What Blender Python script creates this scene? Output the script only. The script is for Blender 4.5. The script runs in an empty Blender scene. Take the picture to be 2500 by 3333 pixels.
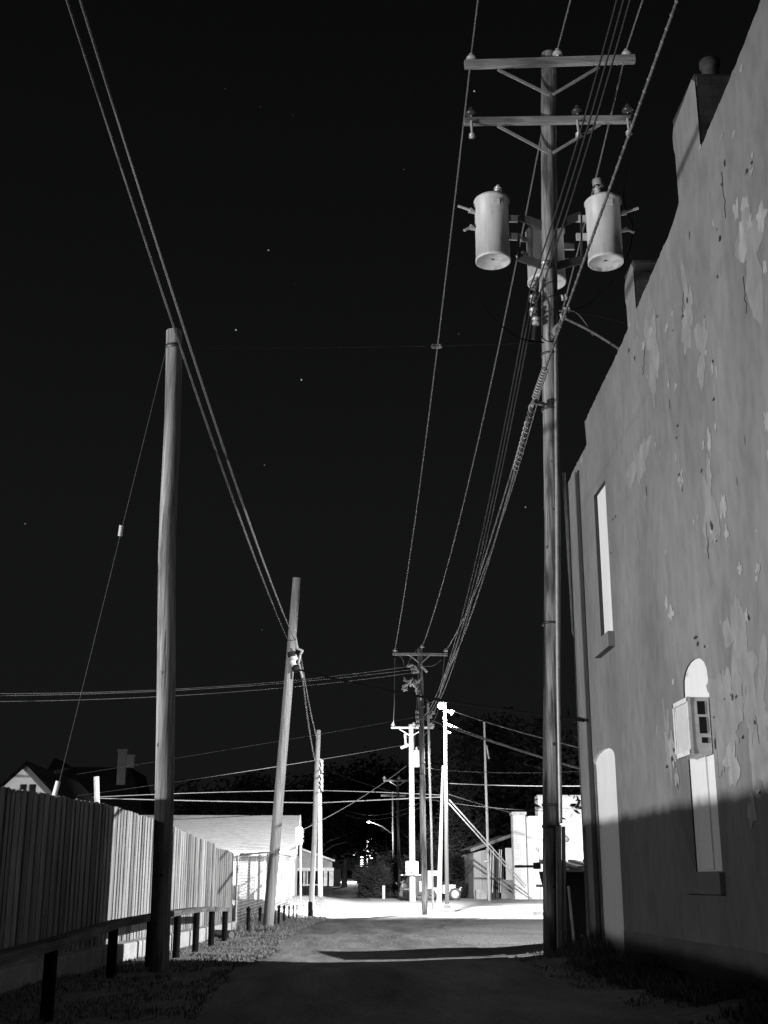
import bpy, bmesh, math, random
from mathutils import Vector, Matrix, noise
from mathutils.geometry import tessellate_polygon
random.seed(7)
R=math.radians
sc=bpy.context.scene
# ------------------------------------------------------------------ camera
F=4000.0; CX,CY=1250.0,1666.5; HC=1.05
PIT=math.atan(1206/F); PSI=math.atan(175/F*math.cos(PIT))
cam=bpy.data.cameras.new('camera'); camo=bpy.data.objects.new('camera',cam); sc.collection.objects.link(camo)
cam.sensor_fit='VERTICAL'; cam.sensor_height=36.0; cam.lens=36.0*F/3333.0
cam.clip_start=0.05; cam.clip_end=3000
camo.location=(0,0,HC); camo.rotation_euler=(R(90)+PIT,0,-PSI)
sc.camera=camo
# ------------------------------------------------------------------ world: clear night sky with faint stars
w=bpy.data.worlds.new('World'); sc.world=w; w.use_nodes=True
nt=w.node_tree; nt.nodes.clear()
N=nt.nodes.new; L=nt.links.new
out=N('ShaderNodeOutputWorld'); bg=N('ShaderNodeBackground'); tc=N('ShaderNodeTexCoord'); sep=N('ShaderNodeSeparateXYZ')
L(tc.outputs['Generated'],sep.inputs[0])
ramp=N('ShaderNodeValToRGB'); L(sep.outputs['Z'],ramp.inputs[0])
e=ramp.color_ramp.elements; e[0].position=0.0; e[0].color=(.0078,.0080,.0080,1); e[1].position=.62; e[1].color=(.0030,.0031,.0031,1)
m1=ramp.color_ramp.elements.new(.25); m1.color=(.0068,.0070,.0070,1)
vor=N('ShaderNodeTexVoronoi'); vor.inputs['Scale'].default_value=38.0; L(tc.outputs['Generated'],vor.inputs['Vector'])
lt=N('ShaderNodeMath'); lt.operation='LESS_THAN'; lt.inputs[1].default_value=.026; L(vor.outputs['Distance'],lt.inputs[0])
sp2=N('ShaderNodeSeparateColor'); L(vor.outputs['Color'],sp2.inputs[0])
pw=N('ShaderNodeMath'); pw.operation='POWER'; pw.inputs[1].default_value=8.0; L(sp2.outputs[0],pw.inputs[0])
mu=N('ShaderNodeMath'); mu.operation='MULTIPLY'; L(lt.outputs[0],mu.inputs[0]); L(pw.outputs[0],mu.inputs[1])
mu2=N('ShaderNodeMath'); mu2.operation='MULTIPLY'; mu2.inputs[1].default_value=.55; L(mu.outputs[0],mu2.inputs[0])
addc=N('ShaderNodeVectorMath'); addc.operation='ADD'; L(ramp.outputs[0],addc.inputs[0]); L(mu2.outputs[0],addc.inputs[1])
L(addc.outputs[0],bg.inputs[0]); bg.inputs[1].default_value=1.0; L(bg.outputs[0],out.inputs[0])
# ------------------------------------------------------------------ lamps
def lamp(name,kind,loc,power,radius=.1,target=None,size=None,blend=None):
    l=bpy.data.lights.new(name,kind); l.energy=power; l.shadow_soft_size=radius
    o=bpy.data.objects.new(name,l); sc.collection.objects.link(o); o.location=loc
    if kind=='SPOT': l.spot_size=size; l.spot_blend=blend
    if target: o.rotation_euler=(Vector(target)-Vector(loc)).to_track_quat('-Z','Y').to_euler()
    return o
lamp('street_light_beam','SPOT',(3.98,45.2,7.28),46000,.10,(4.0,49.2,0),R(152),.30)
lamp('yard_light_behind_building','SPOT',(16,18.85,6.4),37000,.07,(14.2,19.6,0),R(156),.12)
lamp('low_yard_light_beyond_fence','SPOT',(-18,7.5,2.36),22000,.16,(3.7,21,2.6),R(88),.85)
lamp('far_yard_light_beyond_fence','SPOT',(-13,-8,1.75),3200,.1,(0,18,6),R(110),.5)
lamp('distant_high_yard_light','SPOT',(-30,3,8.1),6800,.25,(0,16,3),R(100),.4)
sc.view_settings.view_transform='Standard'; sc.view_settings.look='None'
sc.view_settings.exposure=0; sc.view_settings.gamma=1
sc.render.engine='CYCLES'
# ------------------------------------------------------------------ pixel -> place helpers (real depths are given for every call)
def ray(px,py):
    a=(px-CX)/F; b=-(py-CY)/F
    d=Vector((a,math.cos(PIT)-b*math.sin(PIT),math.sin(PIT)+b*math.cos(PIT)))
    c,s=math.cos(PSI),math.sin(PSI)
    return Vector((c*d.x+s*d.y,-s*d.x+c*d.y,d.z))
CAM=Vector((0,0,HC))
def P(px,py,Y): d=ray(px,py); return CAM+d*(Y/d.y)
def PX(px,py,X): d=ray(px,py); return CAM+d*(X/d.x)
def PZ(px,py,Z): d=ray(px,py); return CAM+d*((Z-HC)/d.z)
def proj(v):
    d=Vector(v)-CAM; c,s=math.cos(PSI),math.sin(PSI)
    x=c*d.x-s*d.y; y=s*d.x+c*d.y
    zc=y*math.cos(PIT)+d.z*math.sin(PIT); yc=-y*math.sin(PIT)+d.z*math.cos(PIT)
    return (CX+F*x/zc, CY-F*yc/zc, zc)
def pr(v,wpx): return wpx/2*proj(v)[2]/F
KS=.8605
def W(y,z): return (y*KS, HC+(z-HC)*KS)
# ------------------------------------------------------------------ materials (greys: the photograph is black and white)
MATS={}
def mat(name,base,rough=.8,scale=(6,6,6),con=.25,detail=6,bump=.15,bdist=.01,spec=.3,metal=0,blotch=None,attr=None,fine=None,kind=None,emit=None):
    if name in MATS: return MATS[name]
    m=bpy.data.materials.new(name); m.use_nodes=True; nt=m.node_tree; N=nt.nodes.new; L=nt.links.new
    b=nt.nodes['Principled BSDF']; b.inputs['Roughness'].default_value=rough; b.inputs['Specular IOR Level'].default_value=spec; b.inputs['Metallic'].default_value=metal
    tc=N('ShaderNodeTexCoord'); mp=N('ShaderNodeMapping'); mp.inputs['Scale'].default_value=scale; L(tc.outputs['Object'],mp.inputs[0])
    no=N('ShaderNodeTexNoise'); no.inputs['Scale'].default_value=1; no.inputs['Detail'].default_value=detail; no.inputs['Roughness'].default_value=.62; L(mp.outputs[0],no.inputs['Vector'])
    rp=N('ShaderNodeValToRGB'); L(no.outputs['Fac'],rp.inputs[0]); e=rp.color_ramp.elements
    lo=base*(1-con); hi=min(.95,base*(1+con)); e[0].position=.3; e[0].color=(lo,lo,lo,1); e[1].position=.7; e[1].color=(hi,hi,hi,1)
    col=rp.outputs[0]; height=no.outputs['Fac']
    def mul(a,fac_out):
        v=N('ShaderNodeVectorMath'); v.operation='MULTIPLY'; L(a,v.inputs[0]); L(fac_out,v.inputs[1]); return v.outputs[0]
    if blotch:   # (scale vec, lo position, hi position, darkest factor)
        mp2=N('ShaderNodeMapping'); mp2.inputs['Scale'].default_value=blotch[0]; mp2.inputs['Location'].default_value=(3.1,7.7,1.3); L(tc.outputs['Object'],mp2.inputs[0])
        n2=N('ShaderNodeTexNoise'); n2.inputs['Scale'].default_value=1; n2.inputs['Detail'].default_value=4; L(mp2.outputs[0],n2.inputs['Vector'])
        r2=N('ShaderNodeValToRGB'); L(n2.outputs['Fac'],r2.inputs[0]); q=r2.color_ramp.elements
        q[0].position=blotch[1]; q[0].color=(blotch[3],)*3+(1,); q[1].position=blotch[2]; q[1].color=(1,1,1,1); col=mul(col,r2.outputs[0])
    if fine:     # (scale vec, darkest factor)
        mp3=N('ShaderNodeMapping'); mp3.inputs['Scale'].default_value=fine[0]; L(tc.outputs['Object'],mp3.inputs[0])
        n3=N('ShaderNodeTexNoise'); n3.inputs['Scale'].default_value=1; n3.inputs['Detail'].default_value=8; L(mp3.outputs[0],n3.inputs['Vector'])
        r3=N('ShaderNodeValToRGB'); L(n3.outputs['Fac'],r3.inputs[0]); q=r3.color_ramp.elements
        q[0].position=.35; q[0].color=(fine[1],)*3+(1,); q[1].position=.6; q[1].color=(1,1,1,1); col=mul(col,r3.outputs[0])
    if kind in('brick','shingle'):
        mp4=N('ShaderNodeMapping'); L(tc.outputs['Object'],mp4.inputs[0])
        mp4.inputs['Rotation'].default_value=(R(90),0,0)
        br=N('ShaderNodeTexBrick'); L(mp4.outputs[0],br.inputs['Vector'])
        br.inputs['Scale'].default_value=1; 
        if kind=='brick': br.inputs['Brick Width'].default_value=.34; br.inputs['Row Height'].default_value=.12; br.inputs['Mortar Size'].default_value=.012
        else: br.inputs['Brick Width'].default_value=.6; br.inputs['Row Height'].default_value=.11; br.inputs['Mortar Size'].default_value=.012
        br.inputs['Color1'].default_value=(1,1,1,1); br.inputs['Color2'].default_value=(.9,.9,.9,1); br.inputs['Mortar'].default_value=(.8,.8,.8,1)
        col=mul(col,br.outputs['Color'])
    if attr:
        at=N('ShaderNodeAttribute'); at.attribute_name='shade'; col=mul(col,at.outputs['Color'])
    L(col,b.inputs['Base Color'])
    bp=N('ShaderNodeBump'); bp.inputs['Strength'].default_value=bump; bp.inputs['Distance'].default_value=bdist; L(height,bp.inputs['Height']); L(bp.outputs[0],b.inputs['Normal'])
    if emit: b.inputs['Emission Color'].default_value=(1,1,1,1); b.inputs['Emission Strength'].default_value=emit
    MATS[name]=m; return m
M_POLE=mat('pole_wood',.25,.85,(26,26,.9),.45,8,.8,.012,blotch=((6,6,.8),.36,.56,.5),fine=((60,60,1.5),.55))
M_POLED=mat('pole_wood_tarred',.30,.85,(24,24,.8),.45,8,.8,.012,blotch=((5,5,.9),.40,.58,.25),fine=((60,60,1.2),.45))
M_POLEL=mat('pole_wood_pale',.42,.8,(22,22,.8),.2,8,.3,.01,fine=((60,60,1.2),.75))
M_ARM=mat('arm_timber',.30,.85,(1.2,30,30),.45,8,.4,.01,blotch=((1.1,3,3),.38,.6,.4))
M_GALV=mat('galvanised_steel',.35,.45,(9,9,9),.2,spec=.5,metal=.3)
M_DARKM=mat('dark_iron',.04,.5,(9,9,9),.3,spec=.5)
M_TANK=mat('tank_paint',.60,.45,(1.5,1.5,1.5),.08,bump=.04,spec=.4,fine=((10,10,1.4),.80),blotch=((4,4,1.2),.30,.42,.72))
M_PORC=mat('glazed_porcelain',.40,.15,(5,5,5),.15,spec=.8,bump=.02)
M_PORCD=mat('dark_porcelain',.05,.2,(5,5,5),.15,spec=.7,bump=.02)
M_WIRE=mat('aluminium_wire',.13,.6,(1,1,1),.1,spec=.3,bump=0)
M_WIRED=mat('dull_strand',.035,.6,(30,30,30),.5,spec=.2)
M_INS=mat('insulated_wire',.035,.5,(1,1,1),.2,spec=.3)
M_WIREB=mat('black_cable',.005,.8,(3,3,3),.35,spec=.05)
M_CABLE=mat('lashed_cable',.095,.6,(5,5,5),.5,spec=.3,bump=0)
M_STUC=mat('stucco_wall',.185,.9,(1.1,1.1,.6),.13,9,.5,.012,spec=.12,blotch=((.7,.7,.30),.34,.60,.76),fine=((7,7,3.2),.84))
M_BRICKD=mat('chimney_brick',.05,.9,(5,5,5),.35,spec=.1,kind='brick')
M_PLAST=mat('bare_plaster',.255,.9,(7,7,4),.25,spec=.1)
M_PLAST2=mat('thin_plaster',.198,.9,(5,5,3),.2,spec=.1)
M_HOLE=mat('broken_hole',.03,.95,(9,9,9),.4)
M_BOARD=mat('white_painted_board',.66,.6,(4,4,.5),.05,8,.1,.005,spec=.25,fine=((30,30,2),.93))
M_SHADEPANE=mat('reveal_shade_and_pane',.03,.7)  # shade of the unlit window reveals put into colour; also store panes
M_ACM=mat('ac_enamel',.62,.4,(5,5,5),.06,spec=.5,fine=((7,7,14),.85))
M_ACG=mat('ac_grille_enamel',.66,.5,(5,5,5),.08,spec=.4)
M_BLACK=mat('black_void',.008,.8)
M_FWOOD=mat('fence_wood',.34,.85,(34,34,1.1),.28,9,.8,.012,spec=.12,attr=True,fine=((90,90,2.2),.5),blotch=((2.5,5,.5),.30,.52,.6))
M_RAIL=mat('rail_timber',.13,.85,(14,1.2,14),.5,8,.5,.01,spec=.12,blotch=((3,.8,3),.35,.6,.5))
M_IRONP=mat('creosoted_post',.007,.9,(14,14,2),.5,8,.5,spec=.08)
M_CONC=mat('weathered_concrete',.36,.9,(4,4,4),.25,9,.35,.01,spec=.15,fine=((30,30,30),.8))
M_WHITEW=mat('white_wall_paint',.72,.8,(.8,.8,.3),.06,fine=((9,9,3),.92))
M_WBRICK=mat('white_painted_brick',.86,.85,(3,3,3),.08,kind='brick',spec=.15)
M_SHING=mat('pale_shingle',.27,.9,(3,9,9),.18,kind='shingle',spec=.1)
M_ROOFD=mat('dark_roof',.006,1.0,(3,3,3),.4,spec=0)
M_SIDING=mat('house_siding',.60,.8,(1,1,18),.10,4,.3,.01)
M_GREYM=mat('grey_corrugated',.30,.6,(18,18,.2),.25,3,.4,.02)
M_TRIM=mat('pale_trim',.6,.7)
M_LEAF=mat('leaf',.035,.8,(.7,.7,.7),.9,spec=.08,bump=0)
M_LEAFD=mat('leaf_dark',.008,.9,(1,1,1),.5,spec=.03,bump=0)
M_BARK=mat('bark',.08,.9,(12,12,3),.4)
M_GRASS=mat('grass_blade',.16,.8,(6,6,6),.5,bump=0,spec=.15)
M_TYRE=mat('tyre_rubber',.07,.8)
M_TWHITE=mat('white_vehicle_paint',.65,.35,(3,3,3),.06,spec=.5)
M_TBLACK=mat('black_vehicle_paint',.012,.25,(3,3,3),.2,spec=.6)
M_BULB=mat('lamp_glow',1.0,emit=60)
M_BULBF=mat('far_lamp_glow',1.0,emit=9)
M_BULBS=mat('string_glow',1.0,emit=3)
M_CONCP=M_CONC
# ------------------------------------------------------------------ ground shape
def lerp(pts,v):
    if v<=pts[0][0]: return pts[0][1]
    for (a,b),(c,d) in zip(pts,pts[1:]):
        if v<=c: t=(v-a)/(c-a); return b+(d-b)*t
    return pts[-1][1]
def sm(a,b,v): t=max(0,min(1,(v-a)/(b-a))); return t*t*(3-2*t)
def G(x,y):
    z=lerp([(47,0),(58,.17),(70,.24),(120,.62),(170,1.45),(260,3.0),(900,9)],y)
    z+=.10*sm(2.7,3.6,x)*(1-sm(19,24,y))           # verge by the wall
    n=noise.noise(Vector((x*.33,y*.25,1.7)))*.085+noise.noise(Vector((x*1.3,y*.9,4.2)))*.010
    z+=n*(1-sm(46,60,y))
    if y>50: z+=.22*(1-sm(-1.0,1.5,x))*sm(50,57,y)*(1-sm(64,70,y)) # lawn by white store
    return z
def gmat(name,base,scale,con,bump,bd,**k): return mat(name,base,.92,scale,con,10,bump,bd,spec=.12,**k)
M_SOIL=gmat('verge_soil_gravel',.25,(9,9,9),.25,.8,.02,fine=((45,45,45),.7),blotch=((.8,.8,.8),.3,.6,.7))
M_ASPH=gmat('old_asphalt',.25,(2.2,.5,1),.32,1.0,.05,fine=((38,38,38),.60),blotch=((1.1,.22,1),.36,.60,.62))
M_STREET=gmat('street_concrete',.30,(2,2,2),.12,.3,.01,fine=((.25,2.0,1),.85))
M_FARG=gmat('far_ground',.035,(1,1,1),.4,.3,.02)
M_LOT=gmat('far_lot_concrete',.45,(1,1,1),.12,.3,.02)
def col_obj(me,name,m,parent=None,loc=(0,0,0)):
    if m: me.materials.append(m)
    o=bpy.data.objects.new(name,me); sc.collection.objects.link(o); o.location=loc
    if parent: o.parent=parent
    return o
def sheet(name,m,xs,ys,lift=0,edge=None):
    vs=[];fs=[]
    for j,y in enumerate(ys):
        for i,x in enumerate(xs):
            xx=x
            if edge: xx=edge(i/(len(xs)-1),y)
            vs.append((xx,y,G(xx,y)+lift))
    n=len(xs)
    for j in range(len(ys)-1):
        for i in range(n-1): a=j*n+i; fs.append((a,a+1,a+1+n,a+n))
    me=bpy.data.meshes.new(name); me.from_pydata(vs,[],fs)
    for p in me.polygons: p.use_smooth=True
    o=col_obj(me,name,m); o['kind']='structure'; return o
def steps(a): # [(start,end,step)...]
    r=[]
    for s,e,d in a:
        v=s
        while v<e-1e-6: r.append(v); v+=d
    r.append(a[-1][1]); return r
GX=steps([(-900,-60,120),(-60,-10,5),(-10,-5,1),(-5,7,.25),(7,14,1),(14,60,4),(60,900,120)])
GY=steps([(-60,4,8),(4,50,.3),(50,74,1),(74,180,6),(180,900,60)])
sheet('ground',M_SOIL,GX,GY)
def wob(y,s,a): return noise.noise(Vector((y*s,3.3,a)))*.22+noise.noise(Vector((y*s*4,1.3,a)))*.07
def alley_edge(t,y):
    l=lerp([(4,-1.3),(17.2,-1.08),(24.4,-.86),(33,-.5),(38,-.15),(42,.5),(44.7,.9)],y)
    l=l if y<38 else l+(-1.1-l)*sm(38,44.7,y)
    r=lerp([(4,2.7),(18,2.55),(26,2.3),(34,3.0),(42,5.4),(44.7,6.4)],y)
    l+=wob(y,.7,0)*(1-sm(42,44,y)); r+=wob(y,.8,9)*(1-sm(42,44,y))
    return l+(r-l)*t
sheet('alley',M_ASPH,[0]*26,steps([(4,44.8,.3)]),.012,alley_edge)
sheet('street',M_STREET,steps([(-60,-6,6),(-6,20,.6),(20,60,8)]),steps([(45.1,62,.7)]),.010)
sheet('parking_lot',M_STREET,steps([(2,30,1)]),steps([(62.2,69,.8)]),.012)
sheet('grass_field',M_FARG,steps([(-80,80,4)]),steps([(69.5,118,3)]),.014)
sheet('far_lot',M_LOT,steps([(.9,4.3,.6)]),steps([(126,176,5)]),.016)
# ------------------------------------------------------------------ mesh helpers
ORG={}
def tagp(o,label=None,cat=None,group=None,kind=None):
    if label: o['label']=label
    if cat: o['category']=cat
    if group: o['group']=group
    if kind: o['kind']=kind
    return o
def thing(name,loc,label,cat,group=None):
    o=bpy.data.objects.new(name,None); sc.collection.objects.link(o); o.location=loc; o.empty_display_size=.3
    ORG[o.name]=Vector(loc); return tagp(o,label,cat,group)
class MB:
    def __init__(s): s.v=[];s.f=[];s.sm=[];s.c=[];s.shade=1.0
    def add(s,vs,fs,smooth=False):
        b=len(s.v); s.v+= [tuple(v) for v in vs]
        for f in fs: s.f.append(tuple(i+b for i in f)); s.sm.append(smooth); s.c.append(s.shade)
    def box(s,c,d,rot=None,taper=0):
        c=Vector(c); x,y,z=[q/2 for q in d]; vs=[]
        for sx in(-1,1):
            for sy in(-1,1):
                for sz in(-1,1):
                    k=1-taper if sz>0 else 1
                    v=Vector((sx*x*k,sy*y*k,sz*z))
                    if rot: v=rot@v
                    vs.append(c+v)
        s.add(vs,[(0,1,3,2),(4,6,7,5),(0,4,5,1),(2,3,7,6),(0,2,6,4),(1,5,7,3)])
    def bar(s,a,b,wd,ht,up=(0,0,1)):
        a=Vector(a);b=Vector(b);d=(b-a); ln=d.length; d.normalize(); u=Vector(up); sd=d.cross(u)
        if sd.length<1e-4: sd=d.cross(Vector((1,0,0)))
        sd.normalize(); u=sd.cross(d)
        vs=[p+sd*i*wd/2+u*j*ht/2 for p in(a,b) for i,j in((-1,-1),(1,-1),(1,1),(-1,1))]
        s.add(vs,[(0,1,2,3),(7,6,5,4),(0,4,5,1),(1,5,6,2),(2,6,7,3),(3,7,4,0)])
    def tube(s,pts,rs,n=8,cap=True):
        pts=[Vector(p) for p in pts]
        if not isinstance(rs,(list,tuple)): rs=[rs]*len(pts)
        vs=[];fs=[];ref=None
        for i,p in enumerate(pts):
            d=(pts[min(i+1,len(pts)-1)]-pts[max(i-1,0)]).normalized()
            if ref is None: ref=d.orthogonal().normalized()
            u=(ref-d*ref.dot(d)); 
            if u.length<1e-5: u=d.orthogonal()
            u.normalize(); ref=u; v=d.cross(u)
            for k in range(n):
                a=2*math.pi*k/n; vs.append(p+(u*math.cos(a)+v*math.sin(a))*rs[i])
        for i in range(len(pts)-1):
            for k in range(n): a=i*n+k;b=i*n+(k+1)%n; fs.append((a,b,b+n,a+n))
        s.add(vs,fs,True)
        if cap:
            m=len(pts)-1
            s.add([vs[k] for k in range(n)],[tuple(reversed(range(n)))]); s.add([vs[m*n+k] for k in range(n)],[tuple(range(n))])
    def lathe(s,o,ax,prof,n=16):
        o=Vector(o);ax=Vector(ax).normalized();u=ax.orthogonal().normalized();v=ax.cross(u);vs=[];fs=[]
        for h,r in prof:
            for k in range(n):
                a=2*math.pi*k/n; vs.append(o+ax*h+(u*math.cos(a)+v*math.sin(a))*max(r,1e-4))
        for i in range(len(prof)-1):
            for k in range(n): a=i*n+k;b=i*n+(k+1)%n; fs.append((a,b,b+n,a+n))
        s.add(vs,fs,True)
    def ball(s,c,r,n=10,sz=1): s.lathe(c,(0,0,1),[(-math.cos(math.pi*i/6)*r*sz,math.sin(math.pi*i/6)*r) for i in range(7)],n)
    def poly(s,pts): s.add(pts,[tuple(range(len(pts)))])
    def build(s,name,m,parent=None,org=None,label=None,kind=None):
        root=parent
        while root and root.parent: root=root.parent
        o0=ORG[root.name] if root else Vector(org or (0,0,0))
        me=bpy.data.meshes.new(name); me.from_pydata([tuple(Vector(v)-o0) for v in s.v],[],s.f)
        for p,q in zip(me.polygons,s.sm): p.use_smooth=q
        if any(c!=1.0 for c in s.c):
            at=me.color_attributes.new('shade','FLOAT_COLOR','CORNER'); i=0
            for p,c in zip(me.polygons,s.c):
                for l in p.loop_indices: at.data[l].color=(c,c,c,1)
        o=col_obj(me,name,m,parent,(0,0,0) if root else o0)
        if not root: ORG[o.name]=o0
        return tagp(o,label,None,None,kind)
def one(mb,name,m,org,label,cat,group=None):
    return tagp(mb.build(name,m,None,org),label,cat,group)
def polemesh(b,t,r0,r1,n=20,bend=.0,seed=0):
    b=Vector(b);t=Vector(t);pts=[];rs=[]
    K=26
    for i in range(K+1):
        f=i/K; p=b.lerp(t,f); q=noise.noise_vector(Vector((f*3.1,seed,2)))*bend
        pts.append(p+Vector((q.x,q.y,0))*math.sin(math.pi*f)); rs.append((r0+(r1-r0)*f)*(1+.025*noise.noise(Vector((f*22,seed,1)))))
    m=MB(); m.tube(pts,rs,n); return m
def insul(mb,p,s=1.0,ax=(0,0,1),k=2):
    prof=[(0,.02*s)]
    for i in range(k): h=.03*s+i*.055*s; prof+=[(h,.03*s),(h+.008*s,.075*s),(h+.028*s,.07*s),(h+.045*s,.03*s)]
    prof+=[(prof[-1][0]+.02*s,.04*s),(prof[-1][0]+.045*s,.025*s),(prof[-1][0]+.05*s,.0)]
    mb.lathe(p,ax,prof,14)
def dome(mb,p,s=1.0): mb.lathe(p,(0,0,1),[(0,.02*s),(.03*s,.03*s),(.035*s,.085*s),(.06*s,.095*s),(.10*s,.075*s),(.12*s,.035*s),(.14*s,.045*s),(.165*s,.03*s),(.17*s,0)],16)
def spool(mb,p,s=1.0,ax=(0,0,1)): mb.lathe(p,ax,[(-.05*s,.01),(-.05*s,.05*s),(-.02*s,.055*s),(-.005*s,.03*s),(.005*s,.03*s),(.02*s,.055*s),(.05*s,.05*s),(.05*s,.01)],12)

# ------------------------------------------------------------------ right-hand stuccoed building
XW=3.7
BO=(XW,8.0,0)
bld=thing('stucco_building',BO,'tall grey stucco building with peeling plaster and chimneys filling the right side','building')
def wv(y,z,dx=0): a,b=W(y,z); return Vector((XW+dx,a,b))
roof=[(21.4,-1.6),(21.4,8.06),(20.98,8.19),(19.66,8.24),(19.74,8.69),(17.13,8.84),(14.02,9.14),(13.55,9.3),(12.59,9.43),(11.06,9.6),(10.36,9.72),(5.5,10.2),(5.5,-1.6)]
line=[]
for i,(a,b) in enumerate(zip(roof,roof[1:]+roof[:1])):
    line.append(a)
    if 3<=i+0 and i<11 or i==2:
        n=int(abs(b[0]-a[0])/.07)
        for k in range(1,n): t=k/n; line.append((a[0]+(b[0]-a[0])*t,a[1]+(b[1]-a[1])*t+.028*noise.noise(Vector((t*n*.9,i*3.1,0)))-.01))
def arch(y0,y1,z0,zs,zt,n=10):
    r=[(y1,z0),(y1,zs)]
    for k in range(1,n): a=math.pi*k/n; r.append(((y0+y1)/2+(y1-y0)/2*math.cos(a), zs+(zt-zs)*math.sin(a)**.8))
    return r+[(y0,zs),(y0,z0)]
H_UP=[(19.32,4.75),(19.32,7.20),(18.46,7.20),(18.46,4.75)]
H_AR=arch(13.88,14.90,1.17,3.30,3.60)
H_DR=arch(18.80,20.44,-.02,2.86,3.08)
polys=[[wv(*p) for p in line]]+[[wv(*p) for p in h] for h in(H_UP,H_AR,H_DR)]
flat=[v for q in polys for v in q]
tris=tessellate_polygon([[Vector((v.y,v.z,0)) for v in q] for q in polys])
mw=MB(); mw.add(flat,[tuple(t) for t in tris])
# thickness: parapet top, back and returns
top=[wv(*p) for p in line]; n=len(top)
for i in range(n): 
    a,b=top[i],top[(i+1)%n]; mw.poly([a,b,b+Vector((.35,0,0)),a+Vector((.35,0,0))])
mw.box((11.9,W(21.4,0)[0]-.15,3.4),(15.6,.3,7.0)); mw.box((11.9,W(13,0)[0]+.2,3.6),(15.6,13.4,6.8))
wall=mw.build('wall',M_STUC,bld)
pil=MB(); y0=W(20.66,0)[0]; y1=W(21.4,0)[0]+.01
pil.box((XW+.03,(y0+y1)/2,3.35),(.11,y1-y0,7.5)); pil.build('corner_pilaster',M_STUC,bld)
def opening(name,hole,depth,m_rev,board_m,kids):
    r=MB(); a=[wv(*p,.002) for p in hole]; n=len(a)
    for i in range(n): r.poly([a[i],a[(i+1)%n],a[(i+1)%n]+Vector((depth,0,0)),a[i]+Vector((depth,0,0))])
    w_=r.build(name,m_rev,bld)
    b=MB(); b.poly([v+Vector((depth-.005,0,0)) for v in a]); b.build(kids,board_m,w_); return w_
wu=opening('window',H_UP,.055,M_SHADEPANE,M_BOARD,'boarded_panel'); wu['label']='tall upper window boarded over in white'
wa=opening('window',H_AR,.02,M_SHADEPANE,M_BOARD,'boarded_panel'); wa['label']='arched window boarded in white behind the air conditioner'
wd=opening('door',H_DR,.05,M_TRIM,M_BOARD,'boarded_panel'); wd['label']='arched doorway boarded over in white'
s_=MB(); a=wv(18.36,4.62); b=wv(19.45,4.62); s_.box((XW-.02,(a.y+b.y)/2,a.z),(.14,b.y-a.y,.2)); s_.build('sill',M_STUC,wu)
s_=MB(); a=wv(13.80,1.04); b=wv(15.3,1.04); s_.box((XW-.005,(a.y+b.y)/2,a.z),(.10,b.y-a.y,.2)); s_.build('sill',M_STUC,wa)
s_=MB(); a=wv(18.81,1.52); b=wv(19.7,1.52)
s_.box((XW+.035,(a.y+b.y)/2,1.45),(.012,b.y-a.y,.012)); s_.box((XW+.036,(a.y+b.y)/2,.95),(.02,b.y-a.y,1.9)); s_.build('lower_panel',M_BOARD,wd)
s_=MB(); s_.box((XW+.009,W(14.35,0)[0],1.75),(.02,.26,1.15)); s_.build('batten',M_BOARD,wa)
# plinth with the wall-foot shadow put into its dark colour, 6 mm proud
pl=MB(); y0=4.8;y1=W(18.80,0)[0]-.02; zz=W(0,.38)[1]; pl.box((XW-.004,(y0+y1)/2,(zz-.3)/2),(.016,y1-y0,zz+.3)); pl.build('plinth_shade',mat('plinth_shade_render',.12,.9,(1.5,1.5,.6),.2,8,.3,.01,spec=.1),bld)
# peeled plaster and holes
def blob(mb,y,z,hy,hz,seed,dx,n=26,rough=.55):
    c=wv(y,z); pts=[]
    for k in range(n):
        a=2*math.pi*k/n; f=1+rough*noise.noise(Vector((math.cos(a)*1.6,math.sin(a)*1.6,seed*3.7)))+.35*noise.noise(Vector((math.cos(a)*5,math.sin(a)*5,seed*1.7)))
        pts.append(c+Vector((dx,math.cos(a)*hy*f,math.sin(a)*hz*f)))
    mb.add(pts+[c+Vector((dx,0,0))],[(n,(k+1)%n,k) for k in range(n)])
pk=MB(); hk=MB(); sk=MB(); rnd=random.Random(4)
def wp(px,py): v=PX(px,py,4.3); return v.y,v.z
LP=[(2425,660,14,30),(2440,725,10,25),(2398,680,9,40),(2480,705,16,35),(2420,790,16,55),(2493,870,8,22),(2388,440,6,12),(2170,1065,5,14),(2118,1080,5,13),(2095,1125,5,16),(2190,1020,4,10),(2200,1260,5,16),(2320,1205,4,26),(2310,1440,6,50),(2330,1390,4,22),(2290,1450,4,18),(2498,1370,10,45),(2218,1560,9,28),(2312,1540,5,35),(2355,1650,9,50),(2365,1735,7,28),(2330,1760,4,6),(2315,1720,7,16),(2170,1960,5,22),(2185,2000,9,28),(2430,2000,5,22),(2410,1850,9,18),(2470,1850,8,14),(2465,1880,6,10),(2360,2320,40,110),(2330,2250,22,55),(2400,2260,18,60),(2345,2440,22,70),(2385,2480,24,55),(2390,2390,14,60),(2490,2420,18,50),(2445,2370,10,36),(2190,2440,12,55),(2205,2530,7,30),(2193,2220,4,14),(2447,2640,13,55),(2470,2575,6,8),(1895,1495,4,14),(2051,1055,4,8),(2282,478,5,8),(2413,225,5,12),(2447,560,7,9),(2450,505,5,9),(2352,440,4,8),(2178,1250,3,9),(2260,1700,3,8)]
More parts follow.
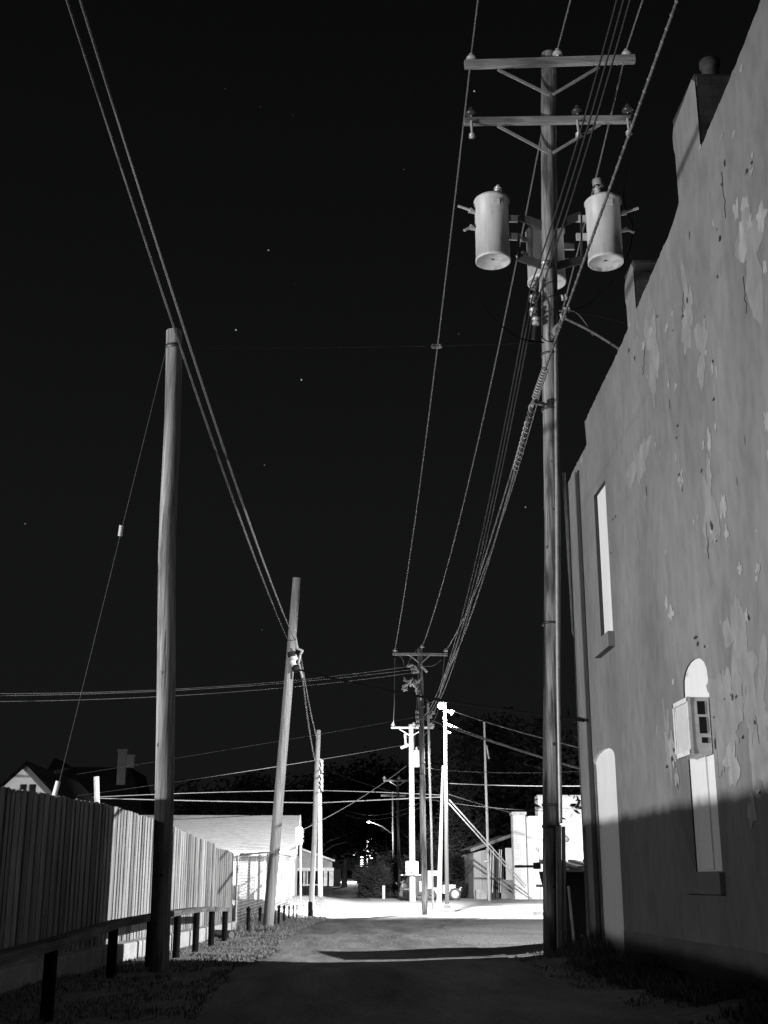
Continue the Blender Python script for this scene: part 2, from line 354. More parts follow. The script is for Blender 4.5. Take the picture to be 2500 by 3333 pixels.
for i,(x,y,a,b) in enumerate(LP):
    yy,zz=wp(x,y); v=PX(x,y,XW); s=proj(v)[2]/F
    q=PX(x+a,y,XW); hy=abs(q.y-v.y)*.95; blob(sk if (i in(29,30,31,32,34,35,36) ) else pk,yy,zz,hy*(1.15 if i in(29,30,31,32) else 1),b*s*.95,i+1,-.003-.00005*i,40,.9)
DP=[(2432,558,8,13),(2448,530,5,8),(2207,1385,4,12),(2203,1425,3,7),(2212,1545,5,11),(2318,1715,8,22),(2333,1760,3,6),(2439,2010,4,14),(2265,2075,9,9),(2272,2095,5,12),(2386,2268,8,14),(2398,2268,6,9),(2360,2275,4,5),(2326,2335,5,4),(2345,775,7,12),(2337,900,3,9),(2238,975,4,16),(2225,1030,3,9),(2192,1075,3,4),(2322,1175,3,7),(2324,1300,5,8),(2285,1532,4,9),(2005,1680,2,6),(1996,1690,3,5),(1876,2046,5,4),(2195,2440,6,12),(2190,2470,6,14),(2475,2580,6,7),(2420,2400,4,9),(2458,2350,4,12),(2330,2420,5,30),(2350,600,4,6),(2172,2495,4,9),(2048,1140,3,10),(2067,1165,2,14),(2140,1030,3,6),(2360,530,4,18),(2352,600,4,7),(2295,2105,3,7),(1990,1800,3,3)]
for i,(x,y,a,b) in enumerate(DP):
    yy,zz=wp(x,y); v=PX(x,y,XW); s=proj(v)[2]/F
    q=PX(x+a,y,XW); hy=abs(q.y-v.y)*.62; blob(hk,yy,zz,hy,b*s*.62,i+80,-.0062-.00004*i,14,.8)
for i in range(44):
    y=rnd.uniform(11,16.5); z=rnd.uniform(2.5,9.0); blob(pk if i%3 else hk,y,z,rnd.uniform(.008,.022),rnd.uniform(.015,.07),i+200,-.0012-.00003*i,10,.8)
pk.build('peeled_plaster',M_PLAST,bld,kind='stuff'); hk.build('plaster_hole',M_HOLE,bld,kind='stuff')
for i,(x,y,a,b) in enumerate(((2350,2290,26,120),(2420,2180,34,150),(2470,2330,40,190),(2172,2400,10,110),(2310,1640,20,150),(2240,1000,20,120),(2120,1120,16,160),(2440,820,40,160),(2080,1500,30,60),(2290,1150,24,110),(2390,2080,26,140))):
    yy,zz=wp(x,y); v=PX(x,y,XW); q=PX(x+a,y,XW); blob(sk,yy,zz,abs(q.y-v.y),b*proj(v)[2]/F*.9,i+300,-.0022-.00006*i,60,1.3)
sk.build('thin_render_patch',M_PLAST2,bld,kind='stuff')
ck=MB()
for i,(x,y,dx_,dy_) in enumerate(((2330,2380,12,150),(2460,2330,14,90),(2190,2420,18,150),(2300,1700,8,120),(2225,950,-4,90),(2350,560,14,150),(2420,900,12,120),(2100,1130,-6,90),(2215,1540,8,60))):
    pts=[]
    for t in range(9): v=PX(x+dx_*t/8+5*noise.noise(Vector((t*.9,i,0))),y+dy_*t/8,XW); pts.append(v+Vector((-.004,0,0)))
    ck.tube(pts,.0035,4)
ck.build('hairline_crack',M_HOLE,bld,kind='stuff')
# chimneys
def chim(y0,y1,z0,z1,dx,pot):
    a0,a1=W(y0,0)[0],W(y1,0)[0]; b0,b1=W(0,z0)[1],W(0,z1)[1]
    c=MB(); c.box((XW+dx/2+.004,(a0+a1)/2,(b0-.6+b1)/2),(dx,a1-a0-.004,b1-b0+.6))
    o=c.build('chimney',M_BRICKD,bld)
    f=MB(); n_=7; f.add([(XW+.0015,a0-.002,b0-.35),(XW+.0015,a1+.002,b0-.35),(XW+.0015,a1+.004,b1-.42),(XW-.0,a1+.035,b1-.34),(XW-.0,a1+.045,b1-.20),(XW+.0015,a1+.004,b1-.10),(XW+.0015,a0+.10,b1+.0),(XW+.0015,a0-.002,b1-.10)],[tuple(range(8))]); f.build('render_coat',M_STUC,o)
    k=MB(); k.box((XW+dx/2+.03,(a0+a1)/2,b1-.10),(dx+.03,a1-a0+.06,.12)); k.build('corbel',M_BRICKD,o)
    if pot:
        p=MB(); p.lathe((XW+dx*.5,a0+.28,b1),(0,0,1),[(0,.11),(.05,.12),(.06,.10),(.28,.085),(.30,.11),(.36,.11),(.36,.07)],16); p.build('chimney_pot',M_BRICKD,o)
chim(12.6,13.58,9.35,10.47,.55,True)
chim(15.95,16.46,8.95,9.75,.45,False)
# service conduits near the rear corner with a bend at the foot
dn_=MB(); dn_.box((XW-.004,17.66,3.55),(.026,.22,7.0)); dn_.build('pilaster_shade_strip',mat('pilaster_side_shade',.025,.9),bld)  # strip painted dark in place of the pilaster's unlit side
cd=MB()
for px,yt,yb,xx in((1835,1540,2042,3.60),(1853,1580,2046,3.655)):
    a=PX(px,yt,xx); b=PX(px+28,yb,xx); yy=18.46; a=P(px,yt,yy); b=P(px+31 if px<1840 else px+22,yb,yy)
    cd.tube([a,b],.028,10)
    if px<1840: p0=b
    else: cd.tube([p0,p0+Vector((0.005,0,-.09)),p0+Vector((.04,0,-.16)),b+Vector((-.02,0,-.14)),b],.03,10)
cd.build('service_conduit',M_TRIM,bld)
# air conditioner
ac=thing('air_conditioner',(3.6,12.24,2.26),'white window air conditioner jutting from the arched boarded window','air conditioner')
y0,y1=11.98,12.52; z0,z1=2.25,2.80; x0,x1=3.515,3.70
c=MB(); c.box(((x0+x1)/2,(y0+y1)/2,(z0+z1)/2),(x1-x0,y1-y0,z1-z0)); body=c.build('casing',M_ACM,ac)
g=MB(); 
for a_,b_ in(((x0-.012,(y0+y1)/2,z1-.02),(.03,y1-y0+.02,.045)),((x0-.012,(y0+y1)/2,z0+.02),(.03,y1-y0+.02,.045)),((x0-.012,y0+.01,(z0+z1)/2),(.03,.035,z1-z0)),((x0-.012,y1-.01,(z0+z1)/2),(.03,.035,z1-z0))): g.box(a_,b_)
g.build('front_frame',M_ACM,ac)
g=MB()
for k in range(34): g.box((x0-.003,y0+.05+k*.0132,(z0+z1)/2),(.006,.005,z1-z0-.07))
g.box((x0-.008,y1-.035,(z0+z1)/2-.02),(.004,.014,z1-z0-.12))
g.build('grille',M_ACG,ac)
g=MB(); g.box((x0+.105,y0-.003,z1-.105),(.075,.006,.13)); g.box((x0+.112,y0-.003,z1-.275),(.072,.006,.16)); g.box((x0+.120,y0-.003,z1-.42),(.06,.006,.055)); g.build('side_vent',M_BLACK,ac)
# ------------------------------------------------------------------ main pole with transformers
YM=18.35
def px_pole(name,bp,tp,Y,w0,w1,m,label,n=20,bend=.02,seed=0,cat='utility pole',group='utility poles along the alley',base=None,Yt=None):
    b=base or P(bp[0],bp[1],Y); b=Vector((b.x,Y,G(b.x,Y)-.05)); t=P(tp[0],tp[1],Yt or Y)
    th=thing(name,(b.x,b.y,b.z+.05),label,cat,group)
    polemesh(b,t,pr(b,w0),pr(t,w1),n,bend,seed).build('pole',m,th)
    return th,b,t
mp,mb_,mt=px_pole('utility_pole',(1797,3125),(1786,178),YM,57,50,M_POLED,'tall dark pole with two crossarms and three transformers by the stucco wall',28,.05,1)
def arm(th,L_,R_,Y,h,ins,m=M_ARM):
    a=P(L_[0],L_[1],Y); b=P(R_[0],R_[1],Y); k=MB(); k.bar(a,b,.10,h); return k.build('crossarm',m,th),a,b
YA=YM-.20
a1,_,_=arm(mp,(1512,211),(2066,193),YA,.135,None)
a2,_,_=arm(mp,(1512,396),(2052,389),YA,.115,None)
for (x0_,y0_,x1_,y1_) in((1620,226,1790,310),(1950,218,1800,308),(1620,410,1790,500),(1955,404,1800,498)):
    k=MB(); k.bar(P(x0_,y0_,YA-.06),P(x1_,y1_,YA-.03),.022,.05); k.build('brace',M_GALV,mp)
PINS=[(1535,200),(1816,185),(2040,186)]
for x,y in PINS: 
    k=MB(); dome(k,P(x,y,YA),1.0); k.build('insulator',M_PORC,mp)
for x,y in((1535,385),(1881,378),(2045,374)):
    k=MB(); dome(k,P(x,y-3,YA),1.15); k.build('insulator',M_PORCD,mp)
for x,y in((1535,395),(1880,392),(2043,386)):   # cutouts hanging from the lower arm
    k=MB(); a=P(x,y,YA-.09); k.tube([a,a+Vector((0,-.04,-.30))],[.028,.02],8); insul(k,a+Vector((0,-.03,-.36)),.75); k.build('cutout',M_PORC,mp)
k=MB(); k.tube([P(1807,1095,YM-.10),P(1812,1500,YM-.12),P(1816,2200,YM-.14),P(1825,2680,YM-.15)],.030,10)
k.tube([P(1818,2690,YM-.17),P(1822,3135,YM-.18)],.042,10); k.tube([P(1834,2690,YM-.1),P(1839,3125,YM-.12)],.03,10)
k.tube([P(1818,1060,YM-.12),P(1806,1072,YM-.13),P(1806,1100,YM-.12)],.045,8); rc=k.build('riser_conduit',M_GALV,mp)
for y in(1156,1335,2030,2620,2690):
    z_=P(1795,y,YM).z; f_=(z_-mb_.z)/(mt.z-mb_.z); c_=mb_.lerp(mt,f_); k=MB(); k.lathe(c_,(0,0,1),[(-.018,.12),(-.018,.142),(.018,.142),(.018,.12)],20); k.build('strap',M_DARKM,mp)
# secondary racks: spool insulators on the left and right of the pole
k=MB(); k.bar(P(1752,905,YM-.12),P(1735,1105,YM-.12),.02,.05,(1,0,0)); k.build('secondary_rack',M_DARKM,mp)
for (x,y) in((1737,928),(1737,972),(1737,1015),(1745,1045),(1775,862)):
    k=MB(); spool(k,P(x,y,YM-.16),1.25); k.build('insulator',M_PORC,mp)
for (x,y) in((1836,968),(1845,1008),(1832,1030)): k=MB(); spool(k,P(x,y,YM-.05),1.0,(1,0,.2)); k.build('insulator',M_PORC,mp)
k=MB(); k.bar(P(1738,1308,YM-.25),P(1770,1316,YM-.18),.05,.06); k.bar(P(1728,1310,YM-.27),P(1740,1316,YM-.27),.07,.10); k.build('cable_clamp',M_GALV,mp)
k=MB(); k.box(P(1770,2820,YM)+Vector((-.25,-.02,0)),(.35,.03,.035)); k.box(P(1766,2818,YM)+Vector((-.08,0,0)),(.10,.06,.09)); k.build('step_bracket',M_DARKM,mp)
# cluster mount
k=MB(); Yb=YM-.02
for pa,pb in(((1686,705),(1765,733)),((1686,836),(1765,864)),((1893,700),(1812,733)),((1893,846),(1812,866))): k.bar(P(*pa,YM+.05),P(*pb,Yb),.03,.14)
k.bar(P(1688,705,YM+.05),P(1688,838,YM+.05),.05,.03,(1,0,0)); k.bar(P(1892,700,YM+.05),P(1892,848,YM+.05),.05,.03,(1,0,0))
k.build('cluster_bracket',M_DARKM,mp)
def transformer(axx,yt,yb,wpx,Y,label,bush,side,lug):
    b=P(axx,yb,Y); t=P(axx,yt,Y); t=Vector((b.x+(t.x-b.x)*.35,b.y,t.z)); h=t.z-b.z; r=pr(b.lerp(t,.5),wpx)
    th=thing('pole_transformer',b,label,'transformer','transformers on the tall pole')
    k=MB(); k.lathe(b,(0,0,1),[(.05,0.0),(.05,r*.90),(.0,r*.93),(0,r),(.05,r),(.06,r*.975),(h*.97,r*.975),(h*.975,r*1.03),(h*.995,r*1.03)],40); k.build('tank',M_TANK,th)
    k=MB(); k.lathe(t,(0,0,1),[(-.01,r*1.04),(.02,r*1.03),(.07,r*.8),(.10,r*.4),(.11,0)],40)
    lid=k.build('lid',M_TANK,th)
    k=MB(); k.box(b+Vector((0,0,.045)),(.05,.03,.012)); k.build('drain_plug',M_DARKM,th)
    k=MB(); insul(k,t+Vector((bush*r*.3,-.05,.08)),.95,(bush*.1,0,1),3); 
    if bush<0: k.lathe(t+Vector((bush*r*.3,-.05,.28)),(0,0,1),[(0,.09),(.12,.1),(.13,.05),(.13,0)],12)
    k.build('bushing',M_PORC,th)
    k=MB(); q=b+Vector((r*.15*1,-r*.985,h*.86)); k.box(q,(r*.38,.02,.10)); k.build('nameplate',M_ACM,th)
    for zz in(.80,.52):
        k=MB(); q=b+Vector((side*r*.97,-.02,h*zz)); k.tube([q,q+Vector((side*.10,-.04,.02))],[.03,.05],8); k.tube([q+Vector((side*.08,-.04,.02)),q+Vector((side*(.30 if zz>.7 else .2),-.06,.09 if zz>.7 else -.06))],.025,8); k.build('arrester',M_PORC,th)
    for zz in(.72,.42):
        k=MB(); q=b+Vector((lug*(r+.08),.0,h*zz)); k.box(q,(.20,.05,.12)); k.build('hanger_lug',M_TANK,th)
    return th,b,t,r
T1=transformer(1605,657,852,113,YM+.05,'light grey transformer hanging on the left of the tall dark pole',1,-1,1)
T2=transformer(1972,660,856,115,YM+.05,'light grey transformer with a capped bushing, on the right of the tall pole',-1,1,-1)
T3=transformer(1780,755,922,124,YM+.75,'light grey transformer partly hidden behind the tall pole',1,-1,1)
# ------------------------------------------------------------------ wires
WG='overhead wires and cables'
def spline(pts,n=10):
    pts=[Vector(p) for p in pts]; o=[]
    for i in range(len(pts)-1):
        p0=pts[max(i-1,0)];p1=pts[i];p2=pts[i+1];p3=pts[min(i+2,len(pts)-1)]
        for k in range(n):
            t=k/n; o.append(.5*((2*p1)+(-p0+p2)*t+(2*p0-5*p1+4*p2-p3)*t*t+(-p0+3*p1-3*p2+p3)*t**3))
    return o+[pts[-1]]
def span(A,B,mid=None,sag=None,n=26):
    A=Vector(A);B=Vector(B)
    def pts(s): return [A.lerp(B,i/n)-Vector((0,0,4*s*(i/n)*(1-i/n))) for i in range(n+1)]
    if mid is not None:
        best=None
        for j in range(-40,200):
            s=j*.025; d=1e9; pp=[proj(p) for p in pts(s)]
            for u,v in zip(pp,pp[1:]):
                ux,uy=u[0],u[1]; dx,dy=v[0]-ux,v[1]-uy; tt=max(0,min(1,((mid[0]-ux)*dx+(mid[1]-uy)*dy)/(dx*dx+dy*dy+1e-9)))
                d=min(d,math.hypot(ux+dx*tt-mid[0],uy+dy*tt-mid[1]))
            if best is None or d<best[0]: best=(d,s)
        sag=best[1]
    return pts(sag or 0)
def wire(name,pts,r,m,label,cat='power line',group=WG,n=6):
    k=MB(); k.tube(pts,r,n); return one(k,name,m,pts[0],label,cat,group)
def back(p_at,exitpx,z,ext=26):   # the run from a support back over the camera
    q=PZ(exitpx[0],exitpx[1],z); d=(q-p_at); return [p_at+d*(1+ext/ d.length)*1.0, p_at]
tip=[P(x,y-28,YA) for x,y in PINS]
P4Y=43.65
far=[(1286,2112),(1375,2103),(1451,2118)]
mids=[(1425,1120),(1640,1050),(1755,1290)]
names=['left','middle','right']
for i in range(3):
    A=tip[i]; ex=[(1556,0),(1857,0),(2092,0)][i]
    b=back(A,ex,A.z-.25*(i==0),24)
    B=P(*far[i],P4Y)
    wire('power_line',b[:1]+span(A,B,mids[i]),.0155,M_WIRE,['bare wire from the left end insulator of the top crossarm','bare wire from the middle pin insulator beside the pole top','bare wire from the right end insulator of the top crossarm'][i])
# three secondary conductors that cross in front of the pole to the spools
sp=[(1728,930),(1731,975),(1734,1018)]
ex=[(2008,0),(2030,0),(2051,0)]
for i in range(3):
    S=P(*sp[i],YM-.26); q=PZ(ex[i][0],0,S.z+.9); d=q-S
    B=P(1368+i*9,2345,P4Y-.2)
    wire('power_line',[S+d*2.2]+[S.lerp(S+d,1-t/12)-Vector((0,0,.30*4*(t/12)*(1-t/12)*.5)) for t in range(12)]+span(S,B,(1590+i*10,1640)),.0125,M_INS,['insulated wire on the top spool, leftmost of the close-set trio','insulated wire on the second spool, middle of the close-set trio','insulated wire on the third spool, rightmost of the close-set trio'][i])
# lashed cable with spiral dampers
S=P(1735,1312,YM-.28); q=PZ(2205,0,S.z+1.2); d=q-S
up_=[S+d*(t/14) for t in range(20,-1,-1)]
dn=span(S,P(1437,2215,P4Y+1),(1600,1795))
cb=thing('lashed_cable',S,'beaded cable running down past the tall pole to the street lamp','cable',WG)
k=MB(); k.tube(up_+dn[1:],.019,8); k.build('cable',M_CABLE,cb)
k=MB()
def helix(k,pts,r,turns,rr):
    o=[];T=len(pts)*0+turns*10
    for i in range(T+1):
        f=i/T*(len(pts)-1); j=min(int(f),len(pts)-2); p=pts[j].lerp(pts[j+1],f-j); a=2*math.pi*i/10
        o.append(p+Vector((math.cos(a)*r,0,math.sin(a)*r)))
    k.tube(o,rr,5)
ud=[S+d*(t) for t in(.02,.10,.2)]
k2=MB(); helix(k2,[S+d*.02,S+d*.13],.045,11,.012); k2.build('spiral_damper',M_GALV,cb)
k2=MB(); dd=(dn[2]-dn[0]); helix(k2,[S+dd*.04,S+dd*1.25],.045,13,.012); k2.build('spiral_damper',M_GALV,cb)
for j in range(60):
    a_=S+d*(.14+j*.022); k.lathe(a_,d,[(-.012,.019),(-.006,.024),(.006,.024),(.012,.019)],8)
k.build('lashing_clip',mat('clip_metal',.16,.5),cb,kind='stuff')
wire('power_line',span(P(1762,1215,YM-.1),P(1432,2250,P4Y+.5),(1600,1745)),.015,M_WIRE,'bare wire leaving the tall pole just above the beaded cable')
# left side cables to the leaning pole
Y2=30.06
for i,(e_,m_,en,r_) in enumerate((((218,0),(600,1165),(938,2085),.011),((262,0),(600,1075),(960,2085),.012))):
    B=P(*en,Y2-.12); q=PZ(*e_,B.z+.35); d=(q-B)
    pp=span(q,B,m_); 
    for s_ in((0,),(1,)):
        off=Vector((.03*(s_[0]),.0,-.035*s_[0]))
        wire('telephone_cable',[q+d.normalized()*18+off]+[p+off*math.sin(math.pi*j/len(pp)) for j,p in enumerate(pp)],r_*(1 if s_[0]==0 else .6),M_CABLE if i==0 else M_WIRE,[['lower left cable sweeping down to the leaning pole','thin messenger strand under the lower left cable'],['upper left cable sweeping down to the leaning pole','thin messenger strand under the upper left cable']][i][s_[0]],'cable')
# poles -------------------------------------------------------------
lp,lb,ltp=px_pole('utility_pole',(517,3176),(567,1078),15.71,66,51,M_POLE,'bare thick pole standing by the guard rail in front of the plank fence',28,.06,2)
k=MB(); k.lathe(P(566,1132,15.71),(0,0,1),[(-.03,.10),(-.03,.115),(.03,.115),(.03,.10)],16); k.build('guy_band',M_DARKM,lp)
p2,b2,t2=px_pole('utility_pole',(871,3030),(966,1882),Y2,36,26,mat('grey_pole_wood',.24,.85,(22,22,.8),.3,8,.4,.01,fine=((60,60,1.2),.6)),'leaning pole with a splice case, second from the left along the fence',24,.05,3)
k=MB(); k.tube([P(950,2128,Y2-.2),P(962,2150,Y2-.2)],.085,14); k.tube([P(952,2150,Y2-.2),P(965,2185,Y2-.2)],.07,12); s2=k.build('splice_case',M_TANK,p2)
k=MB(); k.tube([P(948,2122,Y2-.22),P(951,2138,Y2-.22)],.10,14); k.build('end_cap',M_BLACK,s2); k=MB(); k.ball(P(963,2176,Y2-.25),.10); k.build('end_cap',M_BLACK,s2)
k=MB()
for a_,b_ in(((962,2075),(968,2112)),((966,2110),(985,2118)),((985,2118),(978,2130)),((978,2130),(972,2160)),((972,2158),(985,2205))): k.tube([P(*a_,Y2-.2),P(*b_,Y2-.25)],.03,8)
k.build('hanger_bracket',M_GALV,p2)
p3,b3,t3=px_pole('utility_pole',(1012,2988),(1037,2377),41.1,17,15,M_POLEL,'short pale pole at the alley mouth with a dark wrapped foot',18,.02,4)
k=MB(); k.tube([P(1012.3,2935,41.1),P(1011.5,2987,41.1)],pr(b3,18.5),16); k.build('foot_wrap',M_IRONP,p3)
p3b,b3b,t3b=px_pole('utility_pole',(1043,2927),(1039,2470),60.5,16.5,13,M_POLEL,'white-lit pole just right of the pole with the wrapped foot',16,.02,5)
k=MB()
for y in(2478,2500,2525,2545,2560): k.ball(P(1047,y,60.2),.10,8); k.tube([P(1047,y,60.2),P(1050,y+16,60.2)],.06,6)
k.build('hardware',M_GALV,p3b)
p4,b4,t4=px_pole('utility_pole',(1383,2979),(1367,2112),P4Y,20,16.5,M_POLED,'dark mottled pole in the centre carrying a crossarm above its switchgear',20,.03,6)
arm(p4,(1278,2129),(1457,2131),P4Y-.15,.085,None)
for q in((1330,2131,1364,2157),(1402,2131,1373,2157)): k=MB(); k.bar(P(q[0],q[1],P4Y-.2),P(q[2],q[3],P4Y-.2),.03,.04); k.build('brace',M_GALV,p4)
for x,y in((1286,2123),(1374,2111),(1451,2124)): k=MB(); dome(k,P(x,y,P4Y-.15),.9); k.build('insulator',M_PORC,p4)
for a_,b_ in(((1350,2168),(1362,2185)),((1372,2168),(1390,2187))): k=MB(); k.tube([P(*a_,P4Y-.2),P(*b_,P4Y-.25)],.045,10); k.build('arrester',M_PORC,p4)
for x,y in((1324,2168),(1336,2179),(1342,2189)):
    k=MB(); insul(k,P(x,y,P4Y-.2),.9,(1,0,.15),4); k.build('insulator',M_PORC,p4)
k=MB(); rr=random.Random(3)
for j in range(34):
    x=1312+rr.random()*52; y=2212+rr.random()*42; a_=P(x,y,P4Y-.3+rr.random()*.3); k.tube([a_,a_+Vector((rr.uniform(-.14,.14),rr.uniform(-.1,.1),rr.uniform(-.14,.14)))],rr.uniform(.015,.045),7)
k.bar(P(1310,2232,P4Y-.1),P(1366,2222,P4Y-.1),.05,.05); k.build('switchgear',M_GALV,p4)
k=MB(); k.box(P(1369.5,2271,P4Y-.19),(.055,.01,.20)); pl_=k.build('number_plate',M_TRIM,p4)
for x,y in((1358,2318),(1358,2333),(1360,2347),(1361,2360)): k=MB(); spool(k,P(x,y,P4Y-.1),1.2,(1,0,0)); k.build('insulator',M_PORC,p4)
for y in(2300,2425,2485,2520): k=MB(); k.lathe(P(1372+(y-2300)*.015,y,P4Y),(0,0,1),[(-.03,.09),(-.03,.108),(.03,.108),(.03,.09)],16); k.build('strap',M_DARKM,p4)
p5,b5,t5=px_pole('utility_pole',(1343,2937),(1338,2358),60,21,16,M_POLEL,'bright white-lit pole carrying the arrow sign and a small crossarm',18,.02,7)
arm(p5,(1273,2369),(1410,2369),59.8,.10,None,M_POLEL)
for q in((1300,2373,1332,2393),(1378,2373,1345,2393)): k=MB(); k.bar(P(q[0],q[1],59.8),P(q[2],q[3],59.8),.04,.05); k.build('brace',M_GALV,p5)
for x in(1279,1347,1404): k=MB(); dome(k,P(x,2364,59.8),1.1); k.build('insulator',M_PORC,p5)
k=MB(); k.tube([P(1304,2434,59.7),P(1330,2424,59.7)],.09,10); k.tube([P(1319,2400,59.7),P(1321,2434,59.7)],.06,8); insul(k,P(1319,2405,59.7),1.2,(0,0,1),3); k.build('cutout',M_PORC,p5)
tt=thing('pole_transformer',P(1355,2500,59.9),'small transformer on the bright white-lit pole with the arrow sign','transformer')
b_=P(1355,2497,59.9); h_=P(1355,2445,59.9).z-b_.z
k=MB(); k.lathe(b_,(0,0,1),[(0,0),(0,.17),(.04,.18),(h_,.18),(h_+.05,.12),(h_+.06,0)],20); k.build('tank',M_TANK,tt)
k=MB(); insul(k,b_+Vector((.02,0,h_+.05)),.9,(0,0,1),2); k.build('bushing',M_PORC,tt)
sg=thing('arrow_sign',P(1341,2848,59.6),'white rectangular sign with a black left-pointing arrow, on the bright pole','sign')
a_=P(1321,2803,59.65); b_=P(1362,2848,59.65); w_=b_.x-a_.x; h_=a_.z-b_.z; cx_=(a_.x+b_.x)/2; cz_=(a_.z+b_.z)/2
k=MB(); pts=[]
for sx,sz,a0 in((1,1,0),(-1,1,90),(-1,-1,180),(1,-1,270)):
    for j in range(5): an=R(a0+j*22.5); pts.append((cx_+sx*(w_/2-.05)+math.cos(an)*.05,59.66,cz_+sz*(h_/2-.05)+math.sin(an)*.05))
bk=[(x,y+.012,z) for x,y,z in pts]; nn=len(pts)
k.add(pts+bk,[tuple(range(nn)),tuple(reversed(range(nn,2*nn)))]+[(j,(j+1)%nn,(j+1)%nn+nn,j+nn) for j in range(nn)]); k.build('panel',M_BOARD,sg)
k=MB(); zc=cz_-h_*.31; s_=.012; x_=cx_
for q in([(x_-.03,zc-.018),(x_+.13,zc-.018),(x_+.13,zc+.018),(x_-.03,zc+.018)],[(x_-.13,zc),(x_-.03,zc-.055),(x_-.02,zc),(x_-.03,zc+.055)]): k.poly([(u,59.65,v) for u,v in q])
k.build('arrow',M_BLACK,sg)
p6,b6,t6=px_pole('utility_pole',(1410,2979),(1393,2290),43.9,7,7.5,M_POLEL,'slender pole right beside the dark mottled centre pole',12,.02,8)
k=MB(); k.bar(P(1372,2328,43.7),P(1412,2320,43.7),.05,.05); k.build('bracket',M_DARKM,p6)
for x,y in((1411,2320),(1402,2333),(1409,2362)): k=MB(); spool(k,P(x,y,43.7),1.1); k.build('insulator',M_PORC,p6)
k=MB(); k.tube([P(1394,2290,43.8)+Vector((math.cos(t*.6)*.14+.08,0,math.sin(t*.6)*.09+.12)) for t in range(11)],.012,5); k.build('wire_coil',M_CABLE,p6)
# street lamp pole
p7,b7,t7=px_pole('street_lamp',(1456,2972),(1448,2281),46.2,14,9.5,M_POLEL,'pole bearing the glaring lamp, standing on a stepped concrete base','street lamp',14,.02,9) if False else px_pole('street_lamp',(1456,2965),(1448,2281),46.2,14.5,9.5,mat('lamp_pole_wood',.06,.85,(22,22,.8),.2,8,.3,.01),'pale pole bearing the glaring street lamp, standing on a stepped concrete base',16,.02,9,'street lamp',None)
k=MB(); o_=Vector((b7.x,46.2,G(b7.x,46.2))); 
for z0_,z1_,r_ in((0,.10,.30),(.10,.20,.26),(.20,.34,.13)): k.lathe(o_,(0,0,1),[(z0_,r_*1.04),(z1_-.02,r_*.92),(z1_,r_*.85),(z1_,.0)],8)
k.build('concrete_base',mat('grimy_concrete',.07,.9,(4,4,4),.3),p7)
hd=P(1437,2297,45.9)
k=MB(); k.tube([P(1448,2300,46.2),hd+Vector((.02,0,.10))],.03,8); k.lathe(hd+Vector((0,0,.05)),(0,0,1),[(0,.13),(.05,.10),(.12,.06),(.13,0)],14); k.build('lamp_arm',M_GALV,p7)
k=MB(); k.ball(hd,.135,14,.9); k.build('lamp_bulb',M_BULB,p7)
for x,y in((1464,2312),(1470,2318),(1460,2355),(1466,2360),(1462,2380)): k=MB(); k.tube([P(x-9,y,46.3),P(x+5,y+6,46.3)],.028,8); k.ball(P(x,y+6,46.3),.04,8); k.build('insulator',M_DARKM,p7)
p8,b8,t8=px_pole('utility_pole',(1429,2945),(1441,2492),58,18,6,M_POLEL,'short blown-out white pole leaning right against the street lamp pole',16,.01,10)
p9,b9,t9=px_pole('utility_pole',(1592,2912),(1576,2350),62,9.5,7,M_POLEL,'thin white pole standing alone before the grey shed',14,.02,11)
k=MB(); k.tube([P(1584,2425,61.9),P(1588,2450,61.9),P(1592,2470,61.9)],[.03,.05,.04],8); k.build('cable_bundle',M_GALV,p9)
k=MB(); k.bar(P(1576,2804,61.8),P(1590,2801,61.8),.05,.04); k.build('bracket',M_TRIM,p9)
p10,b10,t10=px_pole('utility_pole',(1301,2936),(1294,2532),72,9.5,7.5,M_POLED,'dim far pole with a crossarm left of the bright arrow-sign pole',12,.02,12)
arm(p10,(1248,2541),(1332,2541),71.8,.10,None)
for q in((1268,2544,1292,2558),(1318,2544,1296,2558)): k=MB(); k.bar(P(q[0],q[1],71.8),P(q[2],q[3],71.8),.04,.04); k.build('brace',M_GALV,p10)
for x in(1251,1299): k=MB(); dome(k,P(x,2537,71.8),1.1); k.build('insulator',M_PORC,p10)
p11,b11,t11=px_pole('utility_pole',(1282,2932),(1279,2575),76,8,6.5,M_POLED,'dim far pole with a crossarm and lamp bracket behind the shrub',12,.02,13)
arm(p11,(1240,2589),(1320,2590),75.8,.10,None)
p12,b12,t12=px_pole('utility_pole',(1259,2880),(1256,2655),110,5,4.5,M_POLED,'faint distant pole rising above the big shrub',10,.02,14)
tt=thing('pole_transformer',P(1245,2705,109.5),'faint distant transformer beside the pole above the big shrub','transformer'); b_=P(1245,2706,109.5)
k=MB(); k.lathe(b_,(0,0,1),[(0,0),(0,.19),(.5,.2),(.54,.0)],14); k.build('tank',M_TANK,tt)
p13,b13,t13=px_pole('utility_pole',(1196,2880),(1194,2672),150,4,3.5,M_POLED,'faintest distant pole under the far street lamps',10,.02,15)
